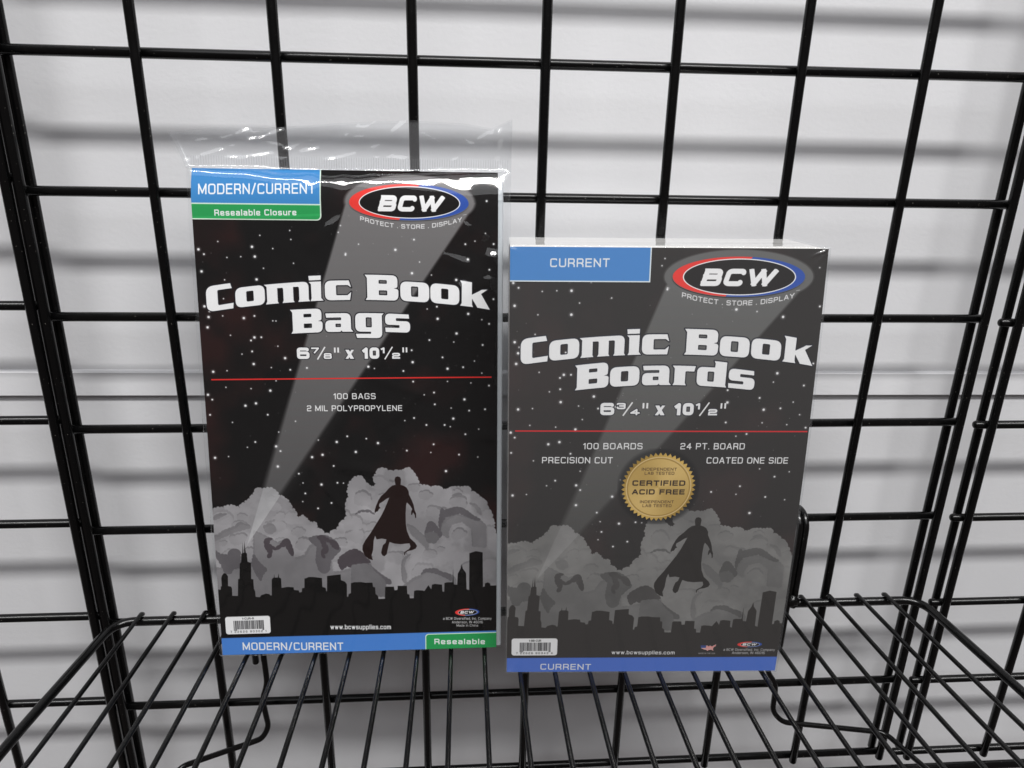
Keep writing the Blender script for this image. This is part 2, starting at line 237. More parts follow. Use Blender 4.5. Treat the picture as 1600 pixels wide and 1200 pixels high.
HERO = [(112.0, 116.2), (112.6, 117.6), (113.9, 118.0), (115.3, 117.5), (115.9, 116.1), (115.7, 113.8), (115.6, 112.5), (117.6, 111.8), (119.2, 110.7), (120.5, 108.3), (120.7, 106.0), (122.3, 102.5), (123.5, 99.1), (124.1, 95.6), (124.9, 93.6), (125.0, 90.5), (124.4, 90.5), (124.1, 92.6), (123.1, 94.3), (122.4, 92.6), (121.8, 92.6), (122.0, 95.0), (122.6, 96.4), (121.3, 98.8), (119.3, 100.9), (118.8, 99.2), (118.4, 93.7), (118.4, 86.8), (119.0, 81.9), (120.9, 77.0), (124.1, 73.8), (125.2, 71.7), (124.3, 70.0), (122.0, 69.0), (119.4, 68.5), (117.7, 67.3), (117.5, 65.6), (117.0, 65.9), (117.1, 67.7), (118.4, 68.7), (120.1, 69.7), (121.1, 71.4), (120.5, 73.6), (118.2, 73.5), (114.9, 73.2), (111.0, 73.7), (108.0, 74.8), (107.4, 73.1), (106.6, 69.6), (105.9, 66.5), (104.5, 65.3), (103.3, 65.9), (102.5, 67.6), (103.0, 70.1), (103.8, 72.8), (105.4, 74.2), (106.1, 76.6), (103.2, 77.2), (99.9, 76.7), (99.0, 79.2), (98.0, 76.1), (97.5, 69.8), (96.4, 66.0), (97.2, 62.8), (94.7, 63.6), (92.1, 66.1), (90.8, 70.0), (91.0, 72.7), (92.8, 76.2), (96.2, 81.0), (99.5, 86.4), (102.9, 91.9), (105.0, 96.0), (107.0, 100.7), (108.5, 104.4), (106.5, 103.4), (104.5, 101.8), (102.2, 100.4), (101.9, 98.7), (102.9, 97.4), (101.9, 97.0), (101.1, 95.3), (99.9, 95.0), (99.2, 94.0), (99.1, 95.7), (100.0, 98.8), (101.6, 102.5), (103.3, 105.2), (105.9, 107.5), (108.2, 110.2), (110.5, 112.1), (112.5, 112.5), (112.2, 114.2)]
STARS = [(13.5, 261.2, 1), (2.3, 256.6, 3), (5.2, 253.9, 2), (32.7, 258.3, 3), (37.5, 264.9, 1), (54.7, 267.8, 1), (55.1, 262.7, 1), (44.5, 257.4, 1), (83.9, 270.9, 1), (82.5, 267.0, 1), (146.5, 268.3, 2), (150.4, 268.4, 1), (126.4, 263.2, 2), (115.4, 257.2, 3), (94.0, 260.3, 1), (169.2, 285.7, 2), (156.6, 260.8, 2), (168.5, 267.2, 1), (162.3, 262.6, 1), (173.4, 261.0, 2), (137.6, 266.6, 1), (86.3, 254.8, 2), (18.1, 252.1, 1), (26.0, 252.6, 1), (34.0, 252.7, 3), (3.2, 244.0, 3), (38.6, 246.0, 1), (16.0, 239.2, 1), (34.3, 239.5, 3), (56.0, 249.0, 1), (86.2, 254.1, 2), (14.7, 228.2, 1), (3.5, 223.7, 3), (6.2, 220.8, 2), (5.5, 217.4, 3), (13.6, 218.1, 1), (25.7, 216.8, 3), (31.9, 218.1, 2), (42.4, 215.2, 1), (44.2, 215.1, 1), (4.5, 211.3, 3), (17.4, 206.6, 1), (31.2, 205.3, 3), (35.2, 205.4, 2), (29.1, 203.5, 2), (44.6, 200.0, 1), (29.4, 196.9, 2), (23.4, 195.3, 1), (48.5, 192.8, 3), (29.9, 189.3, 3), (40.1, 187.1, 1), (51.2, 185.7, 2), (61.1, 186.8, 2), (6.0, 184.7, 3), (14.1, 185.3, 1), (158.1, 251.9, 3), (129.5, 250.2, 1), (124.9, 243.6, 3), (170.9, 245.9, 2), (136.4, 242.6, 1), (151.1, 239.8, 3), (173.4, 228.4, 2), (139.4, 223.8, 2), (133.6, 222.4, 1), (158.2, 219.5, 3), (139.8, 216.5, 3), (166.4, 216.0, 1), (170.8, 213.5, 2), (151.1, 207.6, 3), (134.7, 203.6, 2), (149.4, 202.4, 1), (166.9, 200.6, 2), (123.9, 197.4, 2), (142.5, 193.0, 2), (124.4, 190.1, 3), (97.7, 187.4, 3), (101.3, 186.3, 1), (161.9, 190.7, 1), (145.5, 186.0, 3), (155.0, 186.9, 2), (118.7, 184.7, 2), (166.4, 183.2, 1), (42.5, 179.0, 1), (12.8, 175.2, 1), (27.5, 174.3, 1), (38.8, 173.0, 3), (2.0, 170.7, 3), (4.3, 167.7, 2), (29.9, 165.2, 3), (23.6, 163.8, 3), (2.4, 158.3, 2), (36.5, 158.1, 2), (15.3, 153.5, 1), (52.9, 153.9, 1), (87.4, 157.0, 2), (42.5, 147.2, 1), (28.2, 141.1, 2), (23.3, 137.8, 1), (40.5, 138.2, 3), (66.1, 141.9, 1), (83.7, 144.1, 2), (77.2, 140.6, 3), (95.3, 142.5, 1), (43.0, 135.2, 2), (68.3, 132.5, 3), (88.6, 134.1, 3), (61.9, 131.1, 3), (3.6, 131.4, 3), (11.7, 132.1, 1), (40.9, 125.4, 3), (74.8, 125.3, 2), (53.4, 120.6, 2), (55.7, 114.6, 1), (66.9, 113.4, 3), (76.7, 114.4, 2), (80.4, 114.1, 1), (56.8, 107.8, 2), (124.5, 178.1, 2), (145.4, 178.1, 1), (159.7, 177.1, 1), (170.8, 175.4, 2), (131.1, 169.8, 1), (137.1, 171.2, 2), (155.7, 166.8, 3), (137.5, 163.8, 2), (147.5, 161.4, 1), (158.6, 159.7, 2), (168.4, 160.5, 2), (124.7, 155.3, 2), (119.0, 153.7, 1), (148.8, 154.7, 3), (132.2, 150.8, 2), (143.4, 150.7, 2), (146.9, 149.6, 1), (164.5, 147.9, 1), (156.2, 144.7, 2), (136.5, 138.4, 2), (95.2, 142.5, 1), (102.3, 139.6, 3), (119.9, 134.6, 2), (134.7, 133.2, 1), (152.2, 131.6, 2), (163.9, 129.9, 1), (144.0, 121.0, 3), (72.6, 101.3, 2), (64.2, 97.9, 2), (55.0, 102.5, 1)]
TB = [('C', 4.9, 221.4, 11.6), ('o', 21.6, 223.9, 11.6), ('m', 39.0, 225.9, 11.6), ('i', 64.6, 227.2, 11.6), ('c', 73.5, 227.6, 11.6), ('B', 97.9, 227.4, 11.7), ('o', 117.8, 226.8, 11.7), ('o', 135.6, 225.1, 11.8), ('k', 153.8, 223.7, 11.8), ('B', 53.6, 208.0, 11.1), ('a', 73.0, 208.6, 11.2), ('g', 90.7, 208.7, 11.2), ('s', 108.4, 208.3, 11.2)]
TO = [('C', 6.2, 203.3, 11.3), ('o', 21.9, 205.4, 11.3), ('m', 39.2, 207.5, 11.2), ('i', 65.0, 208.5, 11.3), ('c', 73.1, 208.8, 11.3), ('B', 97.3, 208.2, 11.3), ('o', 116.3, 207.0, 11.3), ('o', 133.9, 205.6, 11.4), ('k', 152.3, 204.2, 11.4), ('B', 37.4, 188.7, 11.2), ('o', 56.1, 190.7, 11.2), ('a', 74.1, 191.1, 11.2), ('r', 91.3, 190.9, 11.2), ('d', 104.7, 190.2, 11.2), ('s', 122.6, 189.1, 11.2)]
XB = [('MODERN/CURRENT', 4.09, 70.0, 287.38, 288.46, 5.41), ('Resealable Closure', 12.6, 58.92, 275.75, 276.41, 3.49), ('BCW', 104.91, 144.4, 279.25, 279.83, 8.91), ('100 BAGS', 76.33, 101.56, 167.5, 167.39, 3.65), ('2 MIL POLYPROPYLENE', 60.13, 117.5, 160.11, 159.8, 3.59), ('SIZE', 55.47, 121.82, 192.22, 192.23, 6.99), ('www.bcwsupplies.com', 68.94, 107.47, 15.92, 14.78, 3.34), ('Resealable', 135.51, 168.53, 3.42, 2.38, 3.86), ('MODERN/CURRENT', 13.01, 76.57, 3.15, 1.12, 5.36), ('a BCW Diversified, Inc. Company', 141.32, 172.81, 20.4, 19.5, 1.84), ('Anderson, IN 46016', 147.03, 167.15, 17.72, 17.13, 1.8), ('Made in China', 150.01, 164.01, 15.33, 14.92, 1.71), ('BCW', 152.36, 161.73, 24.48, 24.22, 2.02)]
XO = [('CURRENT', 21.57, 53.44, 256.07, 256.29, 4.65), ('BCW', 103.06, 145.14, 246.44, 246.71, 9.43), ('SIZE', 51.35, 123.21, 173.39, 173.47, 7.28), ('100 BOARDS', 42.63, 76.59, 152.94, 152.93, 3.82), ('24 PT. BOARD', 98.43, 135.44, 152.92, 152.91, 3.84), ('PRECISION CUT', 19.28, 59.85, 144.3, 144.26, 3.87), ('COATED ONE SIDE', 114.2, 161.4, 144.21, 144.17, 3.89), ('INDEPENDENT', 76.9, 97.2, 139.95, 139.92, 1.81), ('LAB TESTED', 78.72, 95.86, 137.44, 137.42, 1.82), ('CERTIFIED', 71.92, 102.76, 130.51, 130.45, 3.38), ('ACID FREE', 72.0, 102.76, 124.98, 124.91, 3.28), ('INDEPENDENT', 77.03, 96.85, 119.4, 119.34, 1.78), ('LAB TESTED', 78.68, 95.67, 116.9, 116.85, 1.79), ('www.bcwsupplies.com', 66.04, 105.88, 13.14, 12.73, 2.85), ('CURRENT', 21.36, 53.42, 1.78, 1.42, 4.46), ('a BCW Diversified, Inc. Company', 136.77, 169.4, 15.37, 15.04, 1.81), ('Anderson, IN 46016', 142.42, 163.31, 12.83, 12.62, 1.91), ('BCW', 148.13, 157.99, 18.96, 18.86, 2.37), ('MADE IN THE USA', 121.18, 131.65, 12.96, 12.85, 1.05)]
# ------------------------------------------------------------------ printed covers, drawn in millimetres (origin bottom left)
class Canvas:
    def __init__(s, w, h, ppm):
        s.w, s.h, s.p = w, h, ppm; s.nx, s.ny = int(round(w * ppm)), int(round(h * ppm))
        s.a = np.zeros((s.ny, s.nx, 3), np.float32)
    def put(s, mask, x0, y0, col, alpha=1.0):
        h, w = mask.shape
        if h == 0 or w == 0: return
        reg = s.a[y0:y0 + h, x0:x0 + w]; m = (mask * alpha)[..., None]
        c = np.asarray(col, np.float32); c = c / 255.0
        reg[:] = reg * (1 - m) + c * m
    def box(s, x0, y0, x1, y1, pad=2):
        a = max(0, int(x0 * s.p) - pad); b = max(0, int(y0 * s.p) - pad); c = min(s.nx, int(x1 * s.p) + pad + 1); d = min(s.ny, int(y1 * s.p) + pad + 1)
        return a, b, max(a, c), max(b, d)
    def grid(s, b):
        X, Y = np.meshgrid((np.arange(b[0], b[2]) + .5) / s.p, (np.arange(b[1], b[3]) + .5) / s.p); return X, Y
    def polymask(s, polys):
        """even-odd fill of several rings, 3 sub-rows, exact horizontal cover; returns mask and its corner"""
        xs = [p[0] for r in polys for p in r]; ys = [p[1] for r in polys for p in r]
        b = s.box(min(xs), min(ys), max(xs), max(ys)); W = b[2] - b[0]; H = b[3] - b[1]; m = np.zeros((H, W), np.float32)
        E = []
        for r in polys:
            q = np.array(r, float)[:, :2] * s.p
            n = np.roll(q, -1, 0); E.append(np.c_[q, n])
        E = np.vstack(E); SUB = 3
        for j in range(H):
            for k in range(SUB):
                y = b[1] + j + (k + .5) / SUB
                sel = (E[:, 1] <= y) != (E[:, 3] <= y)
                e = E[sel]
                if len(e) < 2: continue
                x = np.sort(e[:, 0] + (y - e[:, 1]) * (e[:, 2] - e[:, 0]) / (e[:, 3] - e[:, 1])) - b[0]
                for i in range(0, len(x) - 1, 2):
                    xa, xb = max(0., x[i]), min(float(W), x[i + 1])
                    if xb <= xa: continue
                    ia, ib = int(xa), int(xb)
                    if ia == ib: m[j, ia] += (xb - xa) / SUB
                    else:
                        m[j, ia] += (ia + 1 - xa) / SUB; m[j, ia + 1:ib] += 1. / SUB
                        if ib < W: m[j, ib] += (xb - ib) / SUB
        return np.clip(m, 0, 1), b
    def poly(s, polys, col, alpha=1.0):
        if not isinstance(polys[0][0], (list, tuple)): polys = [polys]
        m, b = s.polymask(polys); s.put(m, b[0], b[1], col, alpha)
    def segs(s, SG, t, col, yr=None, cap=True, alpha=1.0):
        """strokes: SG = list of (x0,y0,x1,y1,roundA,roundB)"""
        if not SG: return
        A = np.array([[q[0], q[1], q[2], q[3]] for q in SG]); b = s.box(min(A[:, 0].min(), A[:, 2].min()) - t, min(A[:, 1].min(), A[:, 3].min()) - t, max(A[:, 0].max(), A[:, 2].max()) + t, max(A[:, 1].max(), A[:, 3].max()) + t)
        X, Y = s.grid(b); D = np.full(X.shape, 9e9); h = t / 2
        for x0, y0, x1, y1, ra, rb in SG:
            dx, dy = x1 - x0, y1 - y0; l = math.hypot(dx, dy)
            if l < 1e-6: continue
            ux, uy = dx / l, dy / l; u = (X - x0) * ux + (Y - y0) * uy; v = np.abs(-(X - x0) * uy + (Y - y0) * ux)
            ea = 0 if ra else h; eb = 0 if rb else h
            du = np.maximum(-ea - u, u - l - eb); D = np.minimum(D, np.where(du > 0, np.where(v > h, np.hypot(du, v - h), du), np.maximum(v - h, du)))
            if ra: D = np.minimum(D, np.hypot(X - x0, Y - y0) - h)
            if rb: D = np.minimum(D, np.hypot(X - x1, Y - y1) - h)
        if yr is not None: D = np.maximum(D, np.maximum(yr[0](X) - Y, Y - yr[1](X)))
        s.put(np.clip(.5 - D * s.p, 0, 1).astype(np.float32), b[0], b[1], col, alpha)
    def ellipse(s, cx, cy, a, bb, col, alpha=1.0, soft=0.0, clip=None):
        e = 1 + soft; b = s.box(cx - a - 3 * soft, cy - bb - 3 * soft, cx + a + 3 * soft, cy + bb + 3 * soft); X, Y = s.grid(b)
        k = np.hypot((X - cx) / a, (Y - cy) / bb); g = np.hypot((X - cx) / a ** 2, (Y - cy) / bb ** 2) / np.maximum(k, 1e-6); d = (k - 1) / np.maximum(g, 1e-6)
        m = np.clip(.5 - d * s.p, 0, 1) if soft == 0 else np.clip(.5 - d / soft, 0, 1)
        if clip is not None: m = m * clip(X, Y)
        s.put(m.astype(np.float32), b[0], b[1], col, alpha)
    def rrect(s, x0, y0, x1, y1, r, col, alpha=1.0, corners=(1, 1, 1, 1)):
        b = s.box(x0, y0, x1, y1); X, Y = s.grid(b); cx, cy = (x0 + x1) / 2, (y0 + y1) / 2
        k = np.where(Y < cy, np.where(X < cx, corners[0], corners[1]), np.where(X < cx, corners[3], corners[2])) * r
        qx = np.abs(X - cx) - (x1 - x0) / 2 + k; qy = np.abs(Y - cy) - (y1 - y0) / 2 + k
        d = np.minimum(np.maximum(qx, qy), 0) + np.hypot(np.maximum(qx, 0), np.maximum(qy, 0)) - k
        s.put(np.clip(.5 - d * s.p, 0, 1).astype(np.float32), b[0], b[1], col, alpha)

# wide square-shouldered sans: centre-line strokes in a cell 10 high
def vl(x, a=0, b=10): return ([(x, a), (x, b)], 0)
GL = {
'A': (8, [([(0, 0), (3.5, 10), (4.5, 10), (8, 0)], 0), ([(1.4, 3.1), (6.6, 3.1)], 0)]),
'B': (7.4, [vl(0), ([(0, 10), (6.9, 10), (6.9, 5.3), (0, 5.3)], 1.6), ([(0, 5.3), (7.4, 5.3), (7.4, 0), (0, 0)], 1.7)]),
'C': (7.6, [([(7.4, 8.9), (7.4, 10), (0, 10), (0, 0), (7.4, 0), (7.4, 1.1)], 2.2)]),
'D': (7.8, [vl(0), ([(0, 10), (7.8, 10), (7.8, 0), (0, 0)], 2.6)]),
'E': (6.8, [vl(0), ([(0, 10), (6.8, 10)], 0), ([(0, 5.2), (6.3, 5.2)], 0), ([(0, 0), (6.8, 0)], 0)]),
'F': (6.6, [vl(0), ([(0, 10), (6.6, 10)], 0), ([(0, 5), (6, 5)], 0)]),
'G': (7.8, [([(7.8, 8.2), (7.8, 10), (0, 10), (0, 0), (7.8, 0), (7.8, 5), (4.4, 5)], 2.2)]),
'H': (7.6, [vl(0), vl(7.6), ([(0, 5.2), (7.6, 5.2)], 0)]), 'I': (0, [vl(0)]),
'J': (5.6, [([(5.6, 10), (5.6, 0), (0, 0), (0, 2.6)], 2)]),
'K': (7.4, [vl(0), ([(0, 4.6), (7, 10)], 0), ([(2.2, 6), (7.4, 0)], 0)]),
'L': (6.2, [vl(0), ([(0, 0), (6.2, 0)], 0)]),
'M': (9.4, [vl(0), vl(9.4), ([(0, 10), (4.7, 1)], 0), ([(4.7, 1), (9.4, 10)], 0)]),
'N': (7.8, [vl(0), vl(7.8), ([(0, 10), (7.8, 0)], 0)]),
'O': (8, [([(4, 10), (8, 10), (8, 0), (0, 0), (0, 10), (4, 10)], 2.6)]),
'P': (7.2, [vl(0), ([(0, 10), (7.2, 10), (7.2, 4.3), (0, 4.3)], 1.9)]),
'Q': (8, [([(4, 10), (8, 10), (8, 0), (0, 0), (0, 10), (4, 10)], 2.6), ([(5, 2.6), (8, -.6)], 0)]),
'R': (7.4, [vl(0), ([(0, 10), (7.2, 10), (7.2, 4.5), (0, 4.5)], 1.9), ([(4.6, 4.5), (7.4, 2.6), (7.4, 0)], .9)]),
'S': (7.4, [([(7.1, 8.6), (7.1, 10), (0, 10), (0, 5.2), (7.4, 5.2), (7.4, 0), (.1, 0), (.1, 1.4)], 1.9)]),
'T': (7.4, [([(0, 10), (7.4, 10)], 0), ([(3.7, 0), (3.7, 10)], 0)]),
'U': (7.6, [([(0, 10), (0, 0), (7.6, 0), (7.6, 10)], 2.4)]),
'V': (8, [([(0, 10), (4, 0)], 0), ([(4, 0), (8, 10)], 0)]),
'W': (12, [([(0, 10), (3.2, 0)], 0), ([(3.2, 0), (6, 10)], 0), ([(6, 10), (8.8, 0)], 0), ([(8.8, 0), (12, 10)], 0)]),
'X': (7.6, [([(0, 0), (7.6, 10)], 0), ([(0, 10), (7.6, 0)], 0)]),
'Y': (7.8, [([(0, 10), (3.9, 4.4)], 0), ([(7.8, 10), (3.9, 4.4)], 0), ([(3.9, 0), (3.9, 4.4)], 0)]),
'0': (7.2, [([(3.6, 10), (7.2, 10), (7.2, 0), (0, 0), (0, 10), (3.6, 10)], 2.6)]),
'1': (2.4, [([(2.4, 0), (2.4, 10), (0, 7.9)], 0)]),
'2': (7, [([(0, 8.4), (0, 10), (7, 10), (7, 5), (0, 5), (0, 0)], 2), ([(0, 0), (7, 0)], 0)]),
'3': (7, [([(0, 8.8), (0, 10), (7, 10), (7, 5.3), (2.4, 5.3)], 1.9), ([(2.4, 5.3), (7, 5.3), (7, 0), (0, 0), (0, 2)], 1.9)]),
'4': (7.4, [([(5.4, 0), (5.4, 10), (0, 3), (7.6, 3)], 0)]),
'6': (7.2, [([(6.8, 9.2), (6.8, 10), (0, 10), (0, 0), (7.2, 0), (7.2, 5.4), (0, 5.4)], 1.7)]),
'7': (6.6, [([(0, 10), (6.6, 10), (2.6, 0)], 0)]),
'8': (7.2, [([(3.5, 10), (7, 10), (7, 5.3), (.2, 5.3), (.2, 10), (3.5, 10)], 1.7), ([(3.5, 0), (7.2, 0), (7.2, 5.3), (0, 5.3), (0, 0), (3.5, 0)], 1.7)]),
'9': (7.2, [([(.4, 2), (.4, 0), (7.2, 0), (7.2, 10), (0, 10), (0, 4.4), (7.2, 4.4)], 2)]),
'a': (6, [([(.4, 6.9), (5.9, 6.9), (5.9, 0)], 1.5), ([(5.9, 3.9), (0, 3.9), (0, 0), (5.9, 0)], 1.5)]),
'b': (6.2, [vl(0), ([(0, 6.9), (6.2, 6.9), (6.2, 0), (0, 0)], 1.9)]),
'c': (5.8, [([(5.8, 5.5), (5.8, 6.9), (0, 6.9), (0, 0), (5.8, 0), (5.8, 1.4)], 1.7)]),
'd': (6.2, [vl(6.2), ([(6.2, 6.9), (0, 6.9), (0, 0), (6.2, 0)], 1.9)]),
'e': (6, [([(0, 3.5), (6, 3.5), (6, 6.9), (0, 6.9), (0, 0), (6, 0), (6, .8)], 1.6)]),
'f': (3.6, [([(1, 0), (1, 10), (3.8, 10)], 1.5), ([(0, 6.9), (3.4, 6.9)], 0)]),
'g': (6.2, [([(6.2, 0), (0, 0), (0, 6.9), (6.2, 6.9), (6.2, -3), (.4, -3)], 1.7)]),
'h': (6, [vl(0), ([(0, 6.9), (6, 6.9), (6, 0)], 1.8)]),
'i': (0, [vl(0, 0, 6.9), vl(0, 9.4, 10)]), 'l': (0, [vl(0)]),
'm': (9.6, [vl(0, 0, 6.9), ([(0, 6.9), (4.8, 6.9), (4.8, 0)], 1.4), ([(4.8, 6.9), (9.6, 6.9), (9.6, 0)], 1.4)]),
'n': (6, [vl(0, 0, 6.9), ([(0, 6.9), (6, 6.9), (6, 0)], 1.8)]),
'o': (6.4, [([(3.2, 6.9), (6.4, 6.9), (6.4, 0), (0, 0), (0, 6.9), (3.2, 6.9)], 1.9)]),
'p': (6.2, [vl(0, -3, 6.9), ([(0, 6.9), (6.2, 6.9), (6.2, 0), (0, 0)], 1.9)]),
'r': (3.6, [vl(0, 0, 6.9), ([(0, 6.9), (3.6, 6.9)], 0)]),
's': (5.8, [([(5.5, 6.1), (5.5, 6.9), (0, 6.9), (0, 3.5), (5.8, 3.5), (5.8, 0), (0, 0), (0, .8)], 1.4)]),
't': (3.8, [([(1.2, 9), (1.2, 0), (3.8, 0)], 1.3), ([(0, 6.9), (3.8, 6.9)], 0)]),
'u': (6, [([(0, 6.9), (0, 0), (6, 0)], 1.8), vl(6, 0, 6.9)]),
'v': (6, [([(0, 6.9), (3, 0)], 0), ([(3, 0), (6, 6.9)], 0)]),
'w': (9, [([(0, 6.9), (2.4, 0)], 0), ([(2.4, 0), (4.5, 6.9)], 0), ([(4.5, 6.9), (6.6, 0)], 0), ([(6.6, 0), (9, 6.9)], 0)]),
'y': (6, [([(0, 6.9), (3, 0)], 0), ([(6, 6.9), (1.8, -3)], 0)]),
'x': (7, [([(0, 0), (7, 7)], 0), ([(0, 7), (7, 0)], 0)]),
'/': (4.2, [([(0, -.6), (4.2, 10.6)], 0)]), '.': (0, [vl(0, 0, .2)]), ',': (0.4, [([(.4, .2), (0, -1.6)], 0)]), '-': (3, [([(0, 4), (3, 4)], 0)]),
'"': (2.6, [vl(0, 7, 10), vl(2.6, 7, 10)]), ' ': (2.2, []),
}
def stroke_pts(pts, rad):
    if rad == 0 or len(pts) < 3: return pts, [0] * len(pts)
    out = [pts[0]]
    for i in range(1, len(pts) - 1):
        a, b, c = pts[i - 1], pts[i], pts[i + 1]
        la = math.hypot(a[0] - b[0], a[1] - b[1]); lc = math.hypot(c[0] - b[0], c[1] - b[1]); t = min(rad, la * .5 if 1 < i else la, lc * .5 if i < len(pts) - 2 else lc)
        p = (b[0] + (a[0] - b[0]) * t / la, b[1] + (a[1] - b[1]) * t / la); q = (b[0] + (c[0] - b[0]) * t / lc, b[1] + (c[1] - b[1]) * t / lc)
        for k in range(7):
            u = k / 6; z = .22   # squarish superellipse corner
            mx, my = b
            out.append((p[0] * (1 - u) ** 2 + mx * 2 * u * (1 - u) + q[0] * u * u, p[1] * (1 - u) ** 2 + my * 2 * u * (1 - u) + q[1] * u * u))
    out.append(pts[-1]); return out, None
def text(cv, st, x0, x1, y0, y1, cap, wt, col, shear=0.0, arc=0.0, gap=2.6, alpha=1.0, outline=None):
    """one line between x0 and x1 whose letters are cap mm high; wt is stroke weight relative to cap height; outline=(colour, mm)"""
    tw = wt * 10; adv = []; x = 0
    for ch in st: adv.append(x); x += GL[ch][0] + tw + gap * (1 if ch != ' ' else .8)
    total = x - gap; sx = (x1 - x0 - shear * cap) / total; sy = cap / 10.0; ky = (cap - wt * cap) / cap
    t = wt * cap
    def conv(px, py, ox):
        X = (px + ox + tw / 2) * sx; Y = (py * ky) * sy + t / 2; X2 = X + shear * Y; xx = x0 + X2; u = (xx - x0) / (x1 - x0)
        return xx, y0 + (y1 - y0) * u + Y - arc * (1 - (2 * u - 1) ** 2)
    SG = []
    for ch, ox in zip(st, adv):
        for pts, rad in GL[ch][1]:
            pp, _ = stroke_pts(pts, rad); pp = [conv(a, b, ox) for a, b in pp]; n = len(pp) - 1
            for i in range(n): SG.append((pp[i][0], pp[i][1], pp[i + 1][0], pp[i + 1][1], i > 0 or False, i < n - 1))
    yr = None
    if arc == 0 and not any(c in 'gpy,/Q' for c in st):
        yr = (lambda X: y0 + (y1 - y0) * (X - x0) / (x1 - x0) - .01, lambda X: y0 + (y1 - y0) * (X - x0) / (x1 - x0) + cap + .01)
    if outline: cv.segs(SG, t + 2 * outline[1], outline[0])
    cv.segs(SG, t, col, yr, alpha=alpha)

# heavy flared display letters for the titles: (x, y, corner radius); x-height 100
TG = {
'C': [[(122, 128, 0), (129, 102, 0), (57, 102, 8), (57, 26, 8), (134, 28, 0), (131, 0, 0), (0, 0, 38), (0, 128, 38)]],
'o': [[(0, 0, 34), (0, 100, 34), (147, 100, 34), (147, 0, 34)], [(55, 25, 7), (91, 25, 7), (91, 77, 7), (55, 77, 7)]],
'm': [[(-6, 100, 0), (217, 100, 30), (216, 10, 0), (222, 0, 0), (162, 0, 0), (168, 12, 0), (168, 77, 8), (139, 77, 0), (139, 10, 0), (144, 0, 0), (83, 0, 0), (89, 12, 0), (89, 77, 8), (60, 77, 0), (60, 10, 0), (65, 0, 0), (0, 0, 0), (7, 14, 0), (7, 88, 0)]],
'i': [[(-3, 98, 0), (59, 98, 0), (58, 14, 0), (69, 0, 0), (3, 0, 0), (9, 14, 0), (8, 86, 0)], [(-3, 128, 0), (59, 128, 0), (58, 105, 0), (-1, 105, 0)]],
'c': [[(122, 100, 0), (133, 64, 0), (116, 76, 0), (57, 76, 6), (57, 25, 6), (114, 25, 0), (133, 42, 0), (126, 0, 0), (0, 0, 32), (0, 100, 32)]],
'B': [[(-8, 128, 0), (158, 128, 34), (156, 66, 12), (138, 62, 0), (161, 58, 12), (160, 0, 34), (-6, 0, 0), (3, 14, 0), (3, 112, 0)], [(62, 84, 4), (62, 102, 4), (103, 102, 5), (103, 84, 5)], [(62, 26, 4), (62, 50, 4), (104, 50, 5), (104, 26, 5)]],
'k': [[(-4, 128, 0), (57, 125, 0), (56, 62, 0), (92, 84, 0), (106, 94, 0), (137, 99, 0), (103, 72, 0), (148, -2, 0), (84, 0, 0), (57, 42, 0), (57, 12, 0), (62, 0, 0), (-4, 0, 0), (4, 14, 0), (5, 112, 0)]],
'a': [[(2, 100, 0), (135, 100, 30), (136, 14, 0), (147, 0, 0), (90, 0, 0), (85, 7, 0), (78, 0, 0), (0, 0, 24), (0, 63, 26), (84, 63, 3), (84, 77, 4), (6, 77, 0)], [(54, 26, 4), (54, 44, 4), (82, 44, 4), (82, 26, 4)]],
'g': [[(0, 100, 30), (152, 100, 0), (142, 88, 0), (142, -34, 30), (8, -34, 0), (1, -11, 0), (82, -11, 3), (82, 0, 0), (0, 0, 30)], [(56, 24, 6), (87, 24, 6), (87, 77, 6), (56, 77, 6)]],
's': [[(0, 100, 28), (126, 98, 0), (128, 76, 0), (58, 76, 5), (58, 61, 5), (133, 61, 24), (133, 0, 28), (2, 0, 0), (0, 24, 0), (76, 24, 5), (76, 39, 5), (0, 39, 22)]],
'r': [[(-4, 100, 0), (112, 100, 0), (106, 72, 0), (62, 72, 6), (62, 12, 0), (68, 0, 0), (0, 0, 0), (7, 14, 0), (7, 86, 0)]],
'd': [[(0, 98, 30), (88, 98, 0), (90, 118, 0), (84, 131, 0), (148, 128, 0), (146, 12, 0), (152, 0, 0), (0, 0, 30)], [(54, 25, 6), (86, 25, 6), (86, 76, 6), (54, 76, 6)]],
}
def ring(pts):
    out = []; n = len(pts)
    for i in range(n):
        a, b, c = pts[i - 1], pts[i], pts[(i + 1) % n]
        if b[2] == 0: out.append((b[0], b[1])); continue
        la = math.hypot(a[0] - b[0], a[1] - b[1]); lc = math.hypot(c[0] - b[0], c[1] - b[1]); t = min(b[2], la * .49, lc * .49)
        p = (b[0] + (a[0] - b[0]) * t / la, b[1] + (a[1] - b[1]) * t / la); q = (b[0] + (c[0] - b[0]) * t / lc, b[1] + (c[1] - b[1]) * t / lc)
        for k in range(7):
            u = k / 6; out.append((p[0] * (1 - u) ** 2 + b[0] * 2 * u * (1 - u) + q[0] * u * u, p[1] * (1 - u) ** 2 + b[1] * 2 * u * (1 - u) + q[1] * u * u))
    # subdivide long sides so letters can bend with the arch
    res = []
    for i in range(len(out)):
        a, b = out[i], out[(i + 1) % len(out)]; m = max(1, int(math.hypot(a[0] - b[0], a[1] - b[1]) / 30))
        for k in range(m): res.append((a[0] + (b[0] - a[0]) * k / m, a[1] + (b[1] - a[1]) * k / m))
    return res
